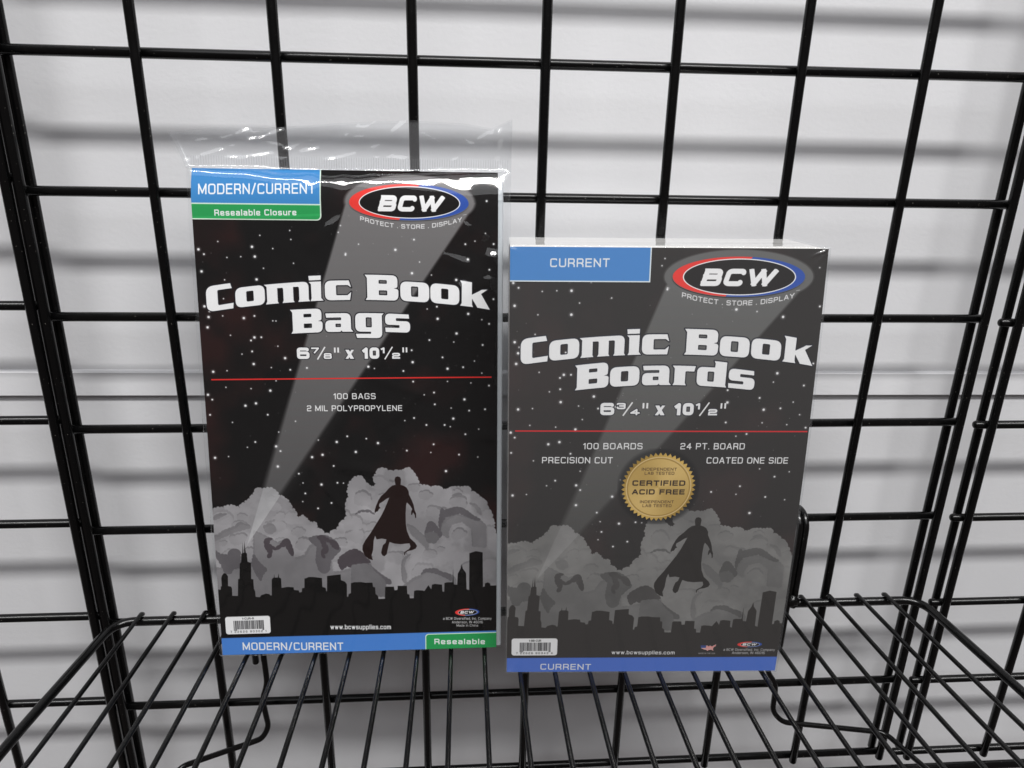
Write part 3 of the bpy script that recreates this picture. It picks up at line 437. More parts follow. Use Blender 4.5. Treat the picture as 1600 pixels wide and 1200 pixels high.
def title_rings(items, line_split):
    """each item: letter, left x, baseline y, x-height; the lines arch, so every letter is sheared to the local slope"""
    res = []; lines = [items[:line_split], items[line_split:]]
    for ln in lines:
        xs = [q[1] + .72 * q[3] for q in ln]; ys = [q[2] for q in ln]; A = np.polyfit(xs, ys, 2)
        for ch, x, y, xh in ln:
            k = xh / 100.0; rs = []
            for rg in TG[ch]:
                o = []
                for px, py in ring(rg):
                    X = x + px * k; o.append((X, np.polyval(A, X) + py * k))
                rs.append(o)
            res.append(rs)
    return res
def lownoise(ny, nx, cells, seed):
    r = np.random.RandomState(seed); out = np.zeros((ny, nx), np.float32); amp = 1.0
    for o in range(4):
        c = cells * 2 ** o; g = r.rand(int(c * ny / nx) + 3, c + 3)
        yy = np.linspace(0, c * ny / nx, ny); xx = np.linspace(0, c, nx); iy = yy.astype(int); ix = xx.astype(int); fy = (yy - iy)[:, None]; fx = (xx - ix)[None]
        fy = fy * fy * (3 - 2 * fy); fx = fx * fx * (3 - 2 * fx)
        out += amp * (g[iy][:, ix] * (1 - fy) * (1 - fx) + g[iy][:, ix + 1] * (1 - fy) * fx + g[iy + 1][:, ix] * fy * (1 - fx) + g[iy + 1][:, ix + 1] * fy * fx); amp *= .5
    return out / 1.875
def wob(pts, seed, amp=.3):
    """turn plain outlines into small rounded scallops, as drawn clouds have"""
    r = random.Random(seed); out = []; sg = 1 if sum(p[0] * q[1] - q[0] * p[1] for p, q in zip(pts, pts[1:] + pts[:1])) < 0 else -1
    for i in range(len(pts)):
        a, b = pts[i], pts[(i + 1) % len(pts)]; d = math.hypot(a[0] - b[0], a[1] - b[1])
        if d > 30 or d < .6: out.append(a); continue
        m = max(1, int(round(d / 2.6))); nx, ny = -(b[1] - a[1]) / d * sg, (b[0] - a[0]) / d * sg
        for k in range(m):
            hgt = amp * min(1.3, d / m / 1.6) * r.uniform(.7, 1.5)
            for u, f in ((0, 0), (.2, .75), (.5, 1), (.8, .75)):
                t = (k + u) / m; out.append((a[0] + (b[0] - a[0]) * t + nx * hgt * f, a[1] + (b[1] - a[1]) * t + ny * hgt * f))
    return out
def puff(cx, cy, r0, rnd):
    n = 9; pts = []
    for k in range(n):
        th = -2 * math.pi * k / n; rr = r0 * rnd.uniform(.7, 1.25); pts.append((cx + 1.25 * rr * math.cos(th), cy + .8 * rr * math.sin(th)))
    return wob(pts, int(cx * 10 + cy), .45)
def logo(cv, cx, cy, a, b, ring_w, inner, whole, text_box, cap, ang=0):
    RED, BLU = (222, 58, 52), (48, 80, 160)
    def left(X, Y): return (X < cx + (Y - cy) * .62 + .0).astype(float)
    cv.ellipse(cx, cy, a, b, RED, clip=left); cv.ellipse(cx, cy, a, b, BLU, clip=lambda X, Y: 1 - left(X, Y))
    ia, ib = inner
    cv.ellipse(cx + .3, cy - .1, ia, ib, (238, 238, 238)); cv.ellipse(cx + .3, cy - .1, ia - ring_w, ib - ring_w * .9, whole)
    text(cv, 'BCW', text_box[0], text_box[1], text_box[2], text_box[2], cap, .29, (230, 230, 230), shear=.30, gap=.9)
def barcode(cv, x0, y0, x1, y1, top, seed):
    cv.rrect(x0, y0, x1, y1, 1.6, (226, 226, 226)); r = random.Random(seed); w = x1 - x0; h = y1 - y0
    x = x0 + w * .18; k = 0
    while x < x1 - w * .15:
        bw = r.choice((.19, .19, .38, .57)); lo = y0 + h * (.20 if k < 4 or x > x1 - w * .2 else .27)
        cv.rrect(x, lo, x + bw, y0 + h * .77, 0, (38, 38, 40)); x += bw + r.choice((.2, .2, .4)); k += 1
    text(cv, top[0], x0 + w * .38, x0 + w * .64, y0 + h * .82, y0 + h * .82, h * .12, .17, (50, 50, 50))
    text(cv, top[1], x0 + w * .10, x0 + w * .90, y0 + h * .08, y0 + h * .08, h * .12, .14, (60, 60, 60), gap=6)

def paint_cover(w, h, ppm, spec):
    cv = Canvas(w, h, ppm); g = spec['g']; A = spec['aff']; T = lambda L: [tuple(np.array([p[0], p[1], 1.0]) @ A) for p in L]
    # night sky mottled with faint maroon noise
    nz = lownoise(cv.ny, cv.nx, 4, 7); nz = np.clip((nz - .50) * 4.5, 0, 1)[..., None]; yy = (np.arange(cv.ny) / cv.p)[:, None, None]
    cv.a[:] = np.array(spec['sky'], np.float32) / 255 * (1 - nz) + np.array(spec['mottle'], np.float32) / 255 * nz
    # search-light beam
    ex, ey, ea, eb = spec['disc']; L0, R0, ap = spec['beam']; X, Y = cv.grid((0, 0, cv.nx, cv.ny))
    def side(p, q): return ((q[0] - p[0]) * (Y - p[1]) - (q[1] - p[1]) * (X - p[0])) / math.hypot(q[0] - p[0], q[1] - p[1])
    dl = side(ap, L0); dr = side(ap, R0); sf = .18 + .5 * np.clip((Y - ap[1]) / (ey - ap[1]), 0, 1); inside = np.clip(.5 - dl * sf, 0, 1) * np.clip(.5 + dr * sf, 0, 1) * (Y < ey)
    de = (np.hypot((X - ex) / ea, (Y - ey) / eb) - 1) * eb; m = np.maximum(inside, np.clip(.5 - de * 1.2, 0, 1)); t = np.clip((Y - ap[1]) / (ey - ap[1]), 0, 1)
    halo = np.clip(1 + dr / 9.0, 0, 1) ** 2 * (dr < 0) * np.clip(1 - t * 1.2, 0, 1) * .35 * (Y < ey)
    m = np.maximum(m, halo); bc = np.array(spec['beamlo'])[None, None] * (1 - t[..., None]) + np.array(spec['beamhi'])[None, None] * t[..., None]
    cv.a[:] = cv.a * (1 - m[..., None]) + bc / 255 * m[..., None]
    # stars
    r = random.Random(3)
    for x, y, k in STARS:
        x, y = T([(x, y)])[0]
        if not (1 < x < w - 1 and y < h - 1): continue
        if any(x0 - 1.5 < x < x1 + 1.5 and y0 - 1.5 < y < y1 + 1.5 for x0, x1, y0, y1 in spec['keep']): continue
        rad = {1: .42, 2: .62, 3: .86}[k]; cv.ellipse(x, y, rad * 1.7, rad * 1.7, (150, 150, 152), .35, soft=.9); cv.ellipse(x, y, rad * .8, rad * .8, (236, 236, 236), .95, soft=.35)
    for _ in range(70):
        x, y = r.uniform(2, w - 2), r.uniform(h * .36, h * .92); cv.ellipse(x, y, .22, .22, (190, 190, 190), .5, soft=.3)
    # clouds in flat printed tones
    g0 = cv.a.copy(); cl = wob(T(CLOUD), 5, .5); mk, b = cv.polymask([cl])
    base = np.array(g['lt'], np.float32) / 255; reg = cv.a[b[1]:b[3], b[0]:b[2]]
    art = Canvas(w, h, ppm); art.a[:] = base
    nn = lownoise(cv.ny, cv.nx, 14, 11)[..., None]; art.a -= (np.clip((nn - .52) * 9, 0, 1)) * (base - np.array(g['lo'], np.float32) / 255) * .38
    rp = random.Random(17); ltc, loc_ = np.array(g['lt'], float), np.array(g['lo'], float)
    for _ in range(80):
        x, y = T([(rp.uniform(2, 174), rp.uniform(52, 118))])[0]; r0 = rp.uniform(1.6, 5.2); q = puff(x, y, r0, rp); k = rp.choice((.45, .7, .9)); dy = r0 * .32
        art.poly(q, tuple(ltc * (1 - k) + loc_ * k)); art.poly([(p[0] - dy * .3, p[1] - dy) for p in q], tuple(ltc * (1 - k * .25) + loc_ * k * .25))
    for key, col in (('lo', g['lo']), ('mid', g['mid']), ('dk', g['dk'])):
        for i, p in enumerate(SHADE[key]):
            q = wob(T(p), i, .3); art.poly(q, col)
            if key == 'lo': art.poly([(a + .9, c - 1.6) for a, c in q], tuple((np.array(col) + np.array(g['lt'])) / 2), .35)
    for i, p in enumerate(SHADE['lt']): art.poly(wob(T(p), i + 40, .3), g['lo2'])
    ap2 = ap; tri = [ap2, (ap2[0] + (L0[0] - ap2[0]) * .36, ap2[1] + (L0[1] - ap2[1]) * .36), (ap2[0] + (R0[0] - ap2[0]) * .36, ap2[1] + (R0[1] - ap2[1]) * .36)]
    Ym = T([(0, 128)])[0][1]
    art.poly(tri, g['hi'], .62)
    sh = lownoise(cv.ny, cv.nx, 9, 23)[..., None]; art.a *= .90 + .34 * np.clip(sh - .35, 0, .6)
    m3 = mk[..., None]; reg[:] = reg * (1 - m3) + art.a[b[1]:b[3], b[0]:b[2]] * m3
    cv.poly(T(SKY), g['city']); cv.poly(T(HERO), g['hero'])
    spec['extra'](cv)
    return cv

AFF_BAG = np.array([[1, 0], [0, 1], [0, 0]], float)
AFF_BOARD = np.array([[0.9966, -0.0081], [0.0051, 0.9856], [-1.743, -5.3278]])
W1, H1, W2, H2 = 176.0, 300.9, 171.5, 266.7
WHITE = (226, 226, 226); BLUE1 = (58, 126, 184); BLUE2 = (70, 124, 198); GREEN = (38, 146, 78)
RT1 = title_rings(TB, 9); RT2 = title_rings(TO, 9)
def outline_title(cv, rts, mm, col):
    SG = []
    for rs in rts:
        for rg in rs:
            for i in range(len(rg)): a, b = rg[i], rg[(i + 1) % len(rg)]; SG.append((a[0], a[1], b[0], b[1], True, True))
    for k in range(0, len(SG), 60): cv.segs(SG[k:k + 60], 2 * mm, col)
def size_line(cv, x0, x1, y, cap, whole, num, den, out):
    w = x1 - x0; o = (out, .45)
    text(cv, '6', x0, x0 + .115 * w, y, y, cap, .27, WHITE, outline=o)
    text(cv, num, x0 + .125 * w, x0 + .205 * w, y + cap * .48, y + cap * .48, cap * .52, .27, WHITE, outline=o)
    cv.segs([(x0 + .185 * w, y, x0 + .25 * w, y + cap, False, False)], cap * .11, WHITE)
    text(cv, den, x0 + .235 * w, x0 + .315 * w, y, y, cap * .52, .27, WHITE, outline=o)
    for dx in (.34, .37): cv.segs([(x0 + dx * w, y + cap * .62, x0 + dx * w, y + cap * .92, False, False)], cap * .14, WHITE)
    xa, xb, xh = x0 + .432 * w, x0 + .512 * w, cap * .80
    for rgx, cc in (((.5), out), ((0), WHITE)):
        cv.poly([(xa - rgx, y - rgx), (xa + .34 * (xb - xa), y - rgx), (xb - .02, y + xh + rgx), (xb + .25 + rgx, y + xh + rgx), (xb - .30 * (xb - xa), y + xh + rgx), (xa - rgx, y)], cc)
        cv.poly([(xa - rgx, y + xh + rgx), (xa + .42 * (xb - xa) + rgx, y + xh + rgx), (xb + rgx, y - rgx), (xb - .44 * (xb - xa) - rgx, y - rgx)], cc)
    text(cv, '10', x0 + .59 * w, x0 + .735 * w, y, y, cap, .29, WHITE, outline=o)
    text(cv, '1', x0 + .75 * w, x0 + .79 * w, y + cap * .48, y + cap * .48, cap * .52, .3, WHITE, outline=o)
    cv.segs([(x0 + .79 * w, y, x0 + .855 * w, y + cap, False, False)], cap * .11, WHITE)
    text(cv, '2', x0 + .85 * w, x0 + .93 * w, y, y, cap * .52, .27, WHITE, outline=o)
    for dx in (.955, .985): cv.segs([(x0 + dx * w, y + cap * .62, x0 + dx * w, y + cap * .92, False, False)], cap * .14, WHITE)
def tagline(cv, x0, x1, y0, arc, cap):
    text(cv, 'PROTECT . STORE . DISPLAY', x0, x1, y0, y0, cap, .165, (222, 222, 222), arc=arc, gap=2.2)
    cv.segs([(x1 + .8, y0 + cap + 1.2, x1 + 2.6, y0 + cap + 1.5, True, True)], .35, (170, 170, 170))
def extra_bag(cv):
    X = {}
    def t(i, wt, col=WHITE, **k): s, x0, x1, y0, y1, cap = XB[i]; text(cv, s, x0, x1, y0, y1, cap, wt, col, **k)
    # corner tab
    cv.rrect(-6, 273.6, 73.2, 320, 2.6, (206, 222, 206), corners=(0, 1, 0, 0)); cv.rrect(-6, 282.9, 72.5, 320, 0, BLUE1); cv.rrect(-6, 274.2, 72.5, 282.2, 2.2, GREEN, corners=(0, 1, 0, 0))
    t(0, .145); t(1, .19)
    logo(cv, 124.0, 284.2, 34.6, 9.9, .55, (29.4, 8.8), (16, 14, 14), (105.4, 145.0, XB[2][3]), XB[2][5])
    tagline(cv, 95.4, 154.6, 274.0, 4.6, 2.5)
    outline_title(cv, RT1, .62, (22, 22, 28))
    for rs in RT1: cv.poly(rs, WHITE)
    size_line(cv, XB[5][1], XB[5][2], XB[5][3], XB[5][5], '6', '7', '8', (22, 22, 28))
    cv.segs([(4.9, 179.9, 172, 180.7, False, False)], .8, (214, 44, 40))
    t(3, .15); t(4, .15)
    barcode(cv, 3.1, 14.4, 31.1, 26.5, ('1-CUR-R', '7 22626 90302 1'), 4)
    t(6, .16)
    cv.rrect(-5, -5, 190, 11.8, 0, BLUE2); cv.rrect(129.6, -5, 190, 10.9, 2.2, (206, 226, 206), corners=(0, 0, 0, 1)); cv.rrect(130.2, -5, 190, 10.3, 1.9, GREEN, corners=(0, 0, 0, 1))
    t(7, .19); t(8, .15)
    logo(cv, 157.0, 25.3, 7.9, 2.5, .25, (6.3, 2.0), (16, 14, 14), (152.3, 161.6, 24.3), 1.9)
    for i in (9, 10, 11): t(i, .15, (200, 200, 200))
def seal(cv, cx, cy, R):
    b = cv.box(cx - R - 2, cy - R - 2, cx + R + 2, cy + R + 2); X, Y = cv.grid(b); d = np.hypot(X - cx, Y - cy); th = np.arctan2(Y - cy, X - cx); k = 46
    tri = np.abs(((th * k / (2 * math.pi)) % 1) - .5) * 2
    cv.put(np.clip(.5 - (d - R - 2.2) / 2.5, 0, 1).astype(np.float32) * .5, b[0], b[1], (14, 14, 16))
    edge = R - 1.9 * tri; m = np.clip(.5 - (d - edge) * cv.p, 0, 1).astype(np.float32)
    sheen = np.cos(2 * (th - .9)) * .5 + .5; c = np.array([150, 120, 52])[None, None] * (1 - sheen[..., None]) + np.array([204, 170, 92])[None, None] * sheen[..., None]
    cv.put(m, b[0], b[1], c)
    cv.put(np.clip(.5 - (d - R * .885) * cv.p, 0, 1).astype(np.float32), b[0], b[1], (204, 178, 126)); cv.put(np.clip(.5 - (d - R * .855) * cv.p, 0, 1).astype(np.float32), b[0], b[1], (160, 130, 66))
    cv.put(np.clip(.5 - (d - R * .82) * cv.p, 0, 1).astype(np.float32), b[0], b[1], np.array([178, 148, 82])[None, None] + (sheen * 26)[..., None])
def extra_board(cv):
    def t(i, wt, col=WHITE, **k): s, x0, x1, y0, y1, cap = XO[i]; text(cv, s, x0, x1, y0, y1, cap, wt, col, **k)
    cv.rrect(-6, 248.2, 75.9, 300, 0, (216, 224, 226)); cv.rrect(-6, 248.9, 75.2, 300, 0, (72, 130, 192)); t(0, .155)
    cv.ellipse(124.0, 251.4, 40.5, 13.6, spec_board['beamhi'], .9)
    logo(cv, 123.9, 251.5, 36.0, 10.8, .6, (30.8, 9.9), (30, 28, 28), (XO[1][1] - .4, XO[1][2] + .4, XO[1][3]), XO[1][5])
    tagline(cv, 93.6, 155.2, 240.3, 4.4, 2.7)
    outline_title(cv, RT2, .62, (34, 36, 44))
    for rs in RT2: cv.poly(rs, WHITE)
    size_line(cv, XO[2][1], XO[2][2], XO[2][3], XO[2][5], '6', '3', '4', (34, 36, 44))
    cv.segs([(4.0, 163.9, 170.3, 163.8, False, False)], .8, (206, 40, 44))
    for i in (3, 4, 5, 6): t(i, .15)
    seal(cv, 87.3, 129.4, 21.6)
    for i in (7, 8, 11, 12): t(i, .16, (74, 56, 34))
    for i in (9, 10): t(i, .23, (50, 38, 28), gap=2.0)
    barcode(cv, 2.9, 12.7, 31.6, 25.4, ('1-BB-CUR', '7 22626 90343 4'), 9)
    t(13, .16); cv.rrect(-5, -5, 190, 10.6, 0, (76, 112, 196)); t(14, .15); t(15, .14, (190, 190, 190)); t(16, .14, (190, 190, 190))
    logo(cv, 152.9, 20.1, 7.8, 2.1, .22, (6.1, 1.7), (30, 28, 28), (148.2, 157.6, 19.2), 1.8)
    us = [(121.9, 19.6), (126.0, 19.4), (127.0, 18.9), (128.0, 19.3), (129.2, 18.8), (130.8, 19.8), (131.7, 20.2), (131.5, 19.0), (130.2, 17.9), (130.0, 16.8), (130.4, 15.4), (129.6, 15.7), (129.0, 16.3), (127.4, 16.0), (126.6, 15.3), (125.6, 16.2), (123.6, 16.6), (122.2, 17.6)]
    mk, b = cv.polymask([us]); Xg, Yg = cv.grid(b); st = (np.sin(Yg * 7.5) > 0)[..., None]; c = np.where(st, np.array([205, 70, 62])[None, None], np.array([225, 215, 212])[None, None]); c = np.where(((Xg < 125.4) & (Yg > 17.6))[..., None], np.array([60, 74, 130])[None, None], c)
    cv.put(mk, b[0], b[1], c); t(18, .14, (180, 180, 180))
spec_bag = dict(keep=[(58, 120, 158, 173), (92, 158, 268, 282)], aff=AFF_BAG, sky=(11, 10, 10), mottle=(36, 18, 17), disc=(124.5, 284.5, 38, 14.5), beam=((88.2, 287), (162.6, 284), (19.5, 74.5)), beamhi=(112, 110, 110), beamlo=(74, 73, 73),
    g=dict(hi=(174, 174, 175), lt=(148, 146, 148), lo=(113, 111, 113), lo2=(104, 102, 104), mid=(92, 89, 92), dk=(70, 64, 68), city=(12, 10, 9), hero=(27, 13, 11)), extra=extra_bag)
spec_board = dict(keep=[(42, 171, 143, 158), (88, 164, 236, 264)], aff=AFF_BOARD, sky=(45, 43, 42), mottle=(54, 46, 45), disc=(124.0, 251.5, 40.5, 14.5), beam=((87.5, 254), (163.2, 250.5), (17.8, 68.2)), beamhi=(100, 100, 99), beamlo=(72, 71, 69),  # sky tone takes in some of the wrap film's brownish veil
    g=dict(hi=(140, 139, 138), lt=(124, 123, 121), lo=(108, 107, 106), lo2=(101, 100, 99), mid=(90, 89, 88), dk=(76, 74, 73), city=(48, 45, 43), hero=(40, 37, 35)), extra=extra_board)
def cover_image(name, w, h, spec, ppm=7.0):
    cv = paint_cover(w, h, ppm, spec); img = bpy.data.images.new(name, cv.nx, cv.ny, alpha=False)
    px = np.ones((cv.ny, cv.nx, 4), np.float32); px[..., :3] = np.clip(cv.a, 0, 1); img.pixels.foreach_set(px.ravel()); img.update(); img.pack()
    return img
def print_mat(name, img, rough, coat):
    m, N, L, P = new_mat(name); tx = N.new("ShaderNodeTexImage"); tx.image = img; tx.extension = 'EXTEND'; tx.interpolation = 'Cubic'; uv = N.new("ShaderNodeUVMap"); uv.uv_map = "UVMap"
    L.new(uv.outputs[0], tx.inputs[0]); L.new(tx.outputs[0], P.inputs["Base Color"]); P.inputs["Roughness"].default_value = rough; P.inputs["Specular IOR Level"].default_value = coat
    return m
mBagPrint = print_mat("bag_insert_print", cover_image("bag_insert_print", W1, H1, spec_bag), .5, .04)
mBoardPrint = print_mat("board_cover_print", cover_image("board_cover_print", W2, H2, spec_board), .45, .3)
def ytop(y, H): return y + (1.7 * (y - 285) / 16 if H > 290 and y > 285 else 0)
def ellipse_pts(cx, cy, a, b, n=64): return [(cx + a * math.cos(2 * math.pi * k / n), cy + b * math.sin(2 * math.pi * k / n)) for k in range(n)]
def rr_pts(x0, y0, x1, y1, r, c=(1, 1, 1, 1)):
    out = []
    for (cx, cy, a0), f in zip(((x0, y0, 180), (x1, y0, 270), (x1, y1, 0), (x0, y1, 90)), c):
        if not f: out.append((cx, cy)); continue
        sx = 1 if cx == x0 else -1; sy = 1 if cy == y0 else -1
        for k in range(6):
            a = math.radians(a0 + 18 * k); out.append((cx + sx * r + r * math.cos(a), cy + sy * r + r * math.sin(a)))
    return out
def face_sheet(name, rings_list, W, H, zf, z, mat, parent):
    """flat pieces of print, cut along their outline and laid z mm above the cover; rings_list: list of [outer, holes...] in cover mm"""
    cu = bpy.data.curves.new(name, 'CURVE'); cu.dimensions = '2D'; cu.fill_mode = 'BOTH'
    for rs in rings_list:
        for rg in rs:
            sp = cu.splines.new('POLY'); sp.points.add(len(rg) - 1); sp.use_cyclic_u = True
            for i, (x, y) in enumerate(rg): sp.points[i].co = (x, y, 0, 1)
    tmp = bpy.data.objects.new("tmp", cu); COL.objects.link(tmp); dg = bpy.context.evaluated_depsgraph_get(); me = bpy.data.meshes.new_from_object(tmp.evaluated_get(dg)); bpy.data.objects.remove(tmp); bpy.data.curves.remove(cu)
    me.name = name
    while me.uv_layers: me.uv_layers.remove(me.uv_layers[0])
    uvl = me.uv_layers.new(name="UVMap")
    for lp in me.loops: c = me.vertices[lp.vertex_index].co; uvl.data[lp.index].uv = (c.x / W, c.y / H)
    for v in me.vertices: v.co = Vector(((v.co.x - W / 2) * .001, ytop(v.co.y, H) * .001, (zf(v.co.x, v.co.y) + z) * .001))
    me.materials.clear(); me.materials.append(mat); me.update()
    if len(me.polygons) and me.polygons[0].normal.z < 0: me.flip_normals()
    return link(bpy.data.objects.new(name, me), parent)
def sheet_grid(name, W, H, zf, z, mat, parent, nx=24, ny=40):
    V = []; F = []; U = []
    for j in range(ny + 1):
        for i in range(nx + 1):
            x, y = W * i / nx, H * j / ny; V.append(((x - W / 2) * .001, ytop(y, H) * .001, (zf(x, y) + z) * .001)); U.append((i / nx, j / ny))
    for j in range(ny):
        for i in range(nx): a = j * (nx + 1) + i; F.append((a, a + 1, a + nx + 2, a + nx + 1))
    o = mesh_obj(name, V, F, mat, parent, True); l = o.data.uv_layers.new(name="UVMap")
    for lp in o.data.loops: l.data[lp.index].uv = U[lp.vertex_index]
    return o
def pose(tl, tr, bl, br):
    tl, tr, bl, br = map(Vector, (tl, tr, bl, br)); x = (tr - tl + br - bl).normalized(); y = (tl - bl + tr - br); y = (y - x * y.dot(x)).normalized(); z = x.cross(y)
    M = Matrix.Identity(4)
    for i in range(3): M[i][0] = x[i]; M[i][1] = y[i]; M[i][2] = z[i]
    M.translation = (bl + br) / 2 * .001; return M
hsh = lambda *a: (math.sin(sum(v * k for v, k in zip(a, (12.9898, 78.233, 37.719)))) * 43758.5453) % 1
def vnoise(x, y, s=0):
    ix, iy = math.floor(x), math.floor(y); fx, fy = x - ix, y - iy; fx = fx * fx * (3 - 2 * fx); fy = fy * fy * (3 - 2 * fy)
    return (hsh(ix, iy, s) * (1 - fx) + hsh(ix + 1, iy, s) * fx) * (1 - fy) + (hsh(ix, iy + 1, s) * (1 - fx) + hsh(ix + 1, iy + 1, s) * fx) * fy

# ---------------------------------------------------------------- pack of comic bags (left)
bag = thing("bag_pack", "taller pack titled Comic Book Bags in a loose clear bag with flap", "bag pack",
            pose((101.69, -15.47, -61.82), (277.69, -16.12, -61.47), (102.11, -62.91, -358.94), (278.11, -63.56, -358.59)))
zb = lambda x, y: -5.0 * max(0.0, (y - 285) / 16) ** 1.7 + .5 * (vnoise(x / 45, y / 50, 2) - .5)
sheet_grid("printed_insert", W1, H1, zb, 0, mBagPrint, bag)
def block(name, x0, x1, y0, y1, z0, z1, mat, parent, zfront=None, W=0, r=1.2, ny=24, cut=6):
    """rounded slab; its front follows zfront"""
    prof = []
    for cx, cz, a0 in ((x1 - r, z1 - r, 0), (x0 + r, z1 - r, 90), (x0 + r, z0 + r, 180), (x1 - r, z0 + r, 270)):
        for k in range(4): a = math.radians(a0 + 30 * k); prof.append((cx + r * math.cos(a), cz + r * math.sin(a), a0 < 180))
    V = []; F = []; n = len(prof)
    for j in range(ny + 1):
        y = y0 + (y1 - y0) * j / ny
        for px, pz, fr in prof: V.append((px * .001, y * .001, (pz + (zfront(px + W / 2, y) if zfront else 0)) * .001))
    for j in range(ny):
        for k in range(n): F.append((j * n + k, j * n + (k + 1) % n, (j + 1) * n + (k + 1) % n, (j + 1) * n + k))
    F.append(tuple(range(n))[::-1]); F.append(tuple(ny * n + k for k in range(n)))
    return mesh_obj(name, V, F, mat, parent)
block("bag_stack", -W1 / 2 + .6, W1 / 2 + 3.2, 1.0, H1 - 2, -9.0, -.5, mPoly, bag, zb, W1)
face_sheet("corner_tab", [[rr_pts(0.05, 273.6, 73.2, H1 - .1, 2.6, (0, 1, 0, 0))]], W1, H1, zb, .28, mBagPrint, bag)
face_sheet("brand_logo", [[ellipse_pts(124, 284.2, 34.9, 10.2)]], W1, H1, zb, .30, mBagPrint, bag)
face_sheet("title_lettering", RT1, W1, H1, zb, .28, mBagPrint, bag)
face_sheet("barcode_label", [[rr_pts(3.1, 14.4, 31.1, 26.5, 1.6)]], W1, H1, zb, .28, mBagPrint, bag)
face_sheet("bottom_band", [[[(0.05, 0.05), (W1 - .05, 0.05), (W1 - .05, 11.8), (.05, 11.8)]]], W1, H1, zb, .28, mBagPrint, bag)
# the clear outer bag: front film, back film, gusseted sides; open flap above the seal
FW0, FW1 = -3.4, 183.8            # left / right seam in cover mm
def film_bend(x):
    """profile of the film where it rolls back over the top of the insert: (heights, depths)"""
    w = .7 + 9.0 * min(1, max(0, (x - 95) / 65)) ** 1.3 + 4.5 * math.exp(-((x - 67) / 4.5) ** 2) + 3.6 * math.exp(-((x - 86) / 5) ** 2) + 2.5 * math.exp(-((x - 103) / 5) ** 2)
    y0 = 300.6 - 5.0 * min(1, max(0, x / 66)) ** 1.5 + 1.5 * min(1, max(0, (x - 90) / 50)) + 1.6 * (vnoise(x / 16, 2.5, 21) - .5) - w * .6
    ys = [284.0]; zs = [0.0]; y = 284.0
    while y < 303.4:
        if y < y0 - 3: th = 3
        elif y < y0: th = 3 + 16.5 * (y - y0 + 3) / 3
        elif y < y0 + w: th = 20.5 + 2.2 * (y - y0) / w + 1.5 * (vnoise(x / 12, y / 5, 22) - .5)
        else: th = 24 + 37 * min(1, (y - y0 - w) / 3)
        zs.append(zs[-1] - math.tan(math.radians(th)) * .35); y += .35; ys.append(y)
    return ys, zs
_BEND = {}
rc = random.Random(31)
CREASE = [(22, 317, 52, 328, 1.3, 1.3), (4, 310, 18, 315, 1.2, 1.5), (172, 306, 176, 326, 1.5, 2.0), (178, 308, 181, 330, -1.4, 1.8), (150, 309, 160, 314, .8, 1.2), (168, 312, 156, 322, .8, 1.2),
          (60, 308, 120, 309.5, .5, 1.0), (120, 309.5, 168, 308, .5, 1.0), (95, 316, 101, 326, .7, 1.2)]
for _ in range(44):
    x, y, th, l = rc.uniform(-4, 180), rc.uniform(306, 327), rc.uniform(-.45, .7), rc.uniform(3, 16); CREASE.append((x, y, x + l * math.cos(th), y + l * math.sin(th), rc.uniform(.4, 1.05), rc.uniform(1.0, 2.0)))
for _ in range(22):
    x, y, th, l = rc.uniform(0, 176), rc.uniform(90, 280), rc.uniform(-1.1, 1.1), rc.uniform(15, 55); CREASE.append((x, y, x + l * math.cos(th), y + l * math.sin(th), rc.uniform(.4, .9), rc.uniform(2.5, 5.0)))
for _ in range(9):
    x, y = rc.uniform(138, 176), rc.uniform(225, 285); th = rc.uniform(-1.2, 1.2); l = rc.uniform(10, 26); CREASE.append((x, y, x + l * math.cos(th), y + l * math.sin(th), rc.uniform(.6, 1.2), rc.uniform(2.0, 4.0)))
CR = np.array(CREASE)
def crease(x, y):
    dx, dy = CR[:, 2] - CR[:, 0], CR[:, 3] - CR[:, 1]; t = np.clip(((x - CR[:, 0]) * dx + (y - CR[:, 1]) * dy) / (dx * dx + dy * dy), 0, 1)
    d2 = (x - CR[:, 0] - t * dx) ** 2 + (y - CR[:, 1] - t * dy) ** 2
    return float(np.sum(CR[:, 4] * np.exp(-d2 / CR[:, 5] ** 2)))
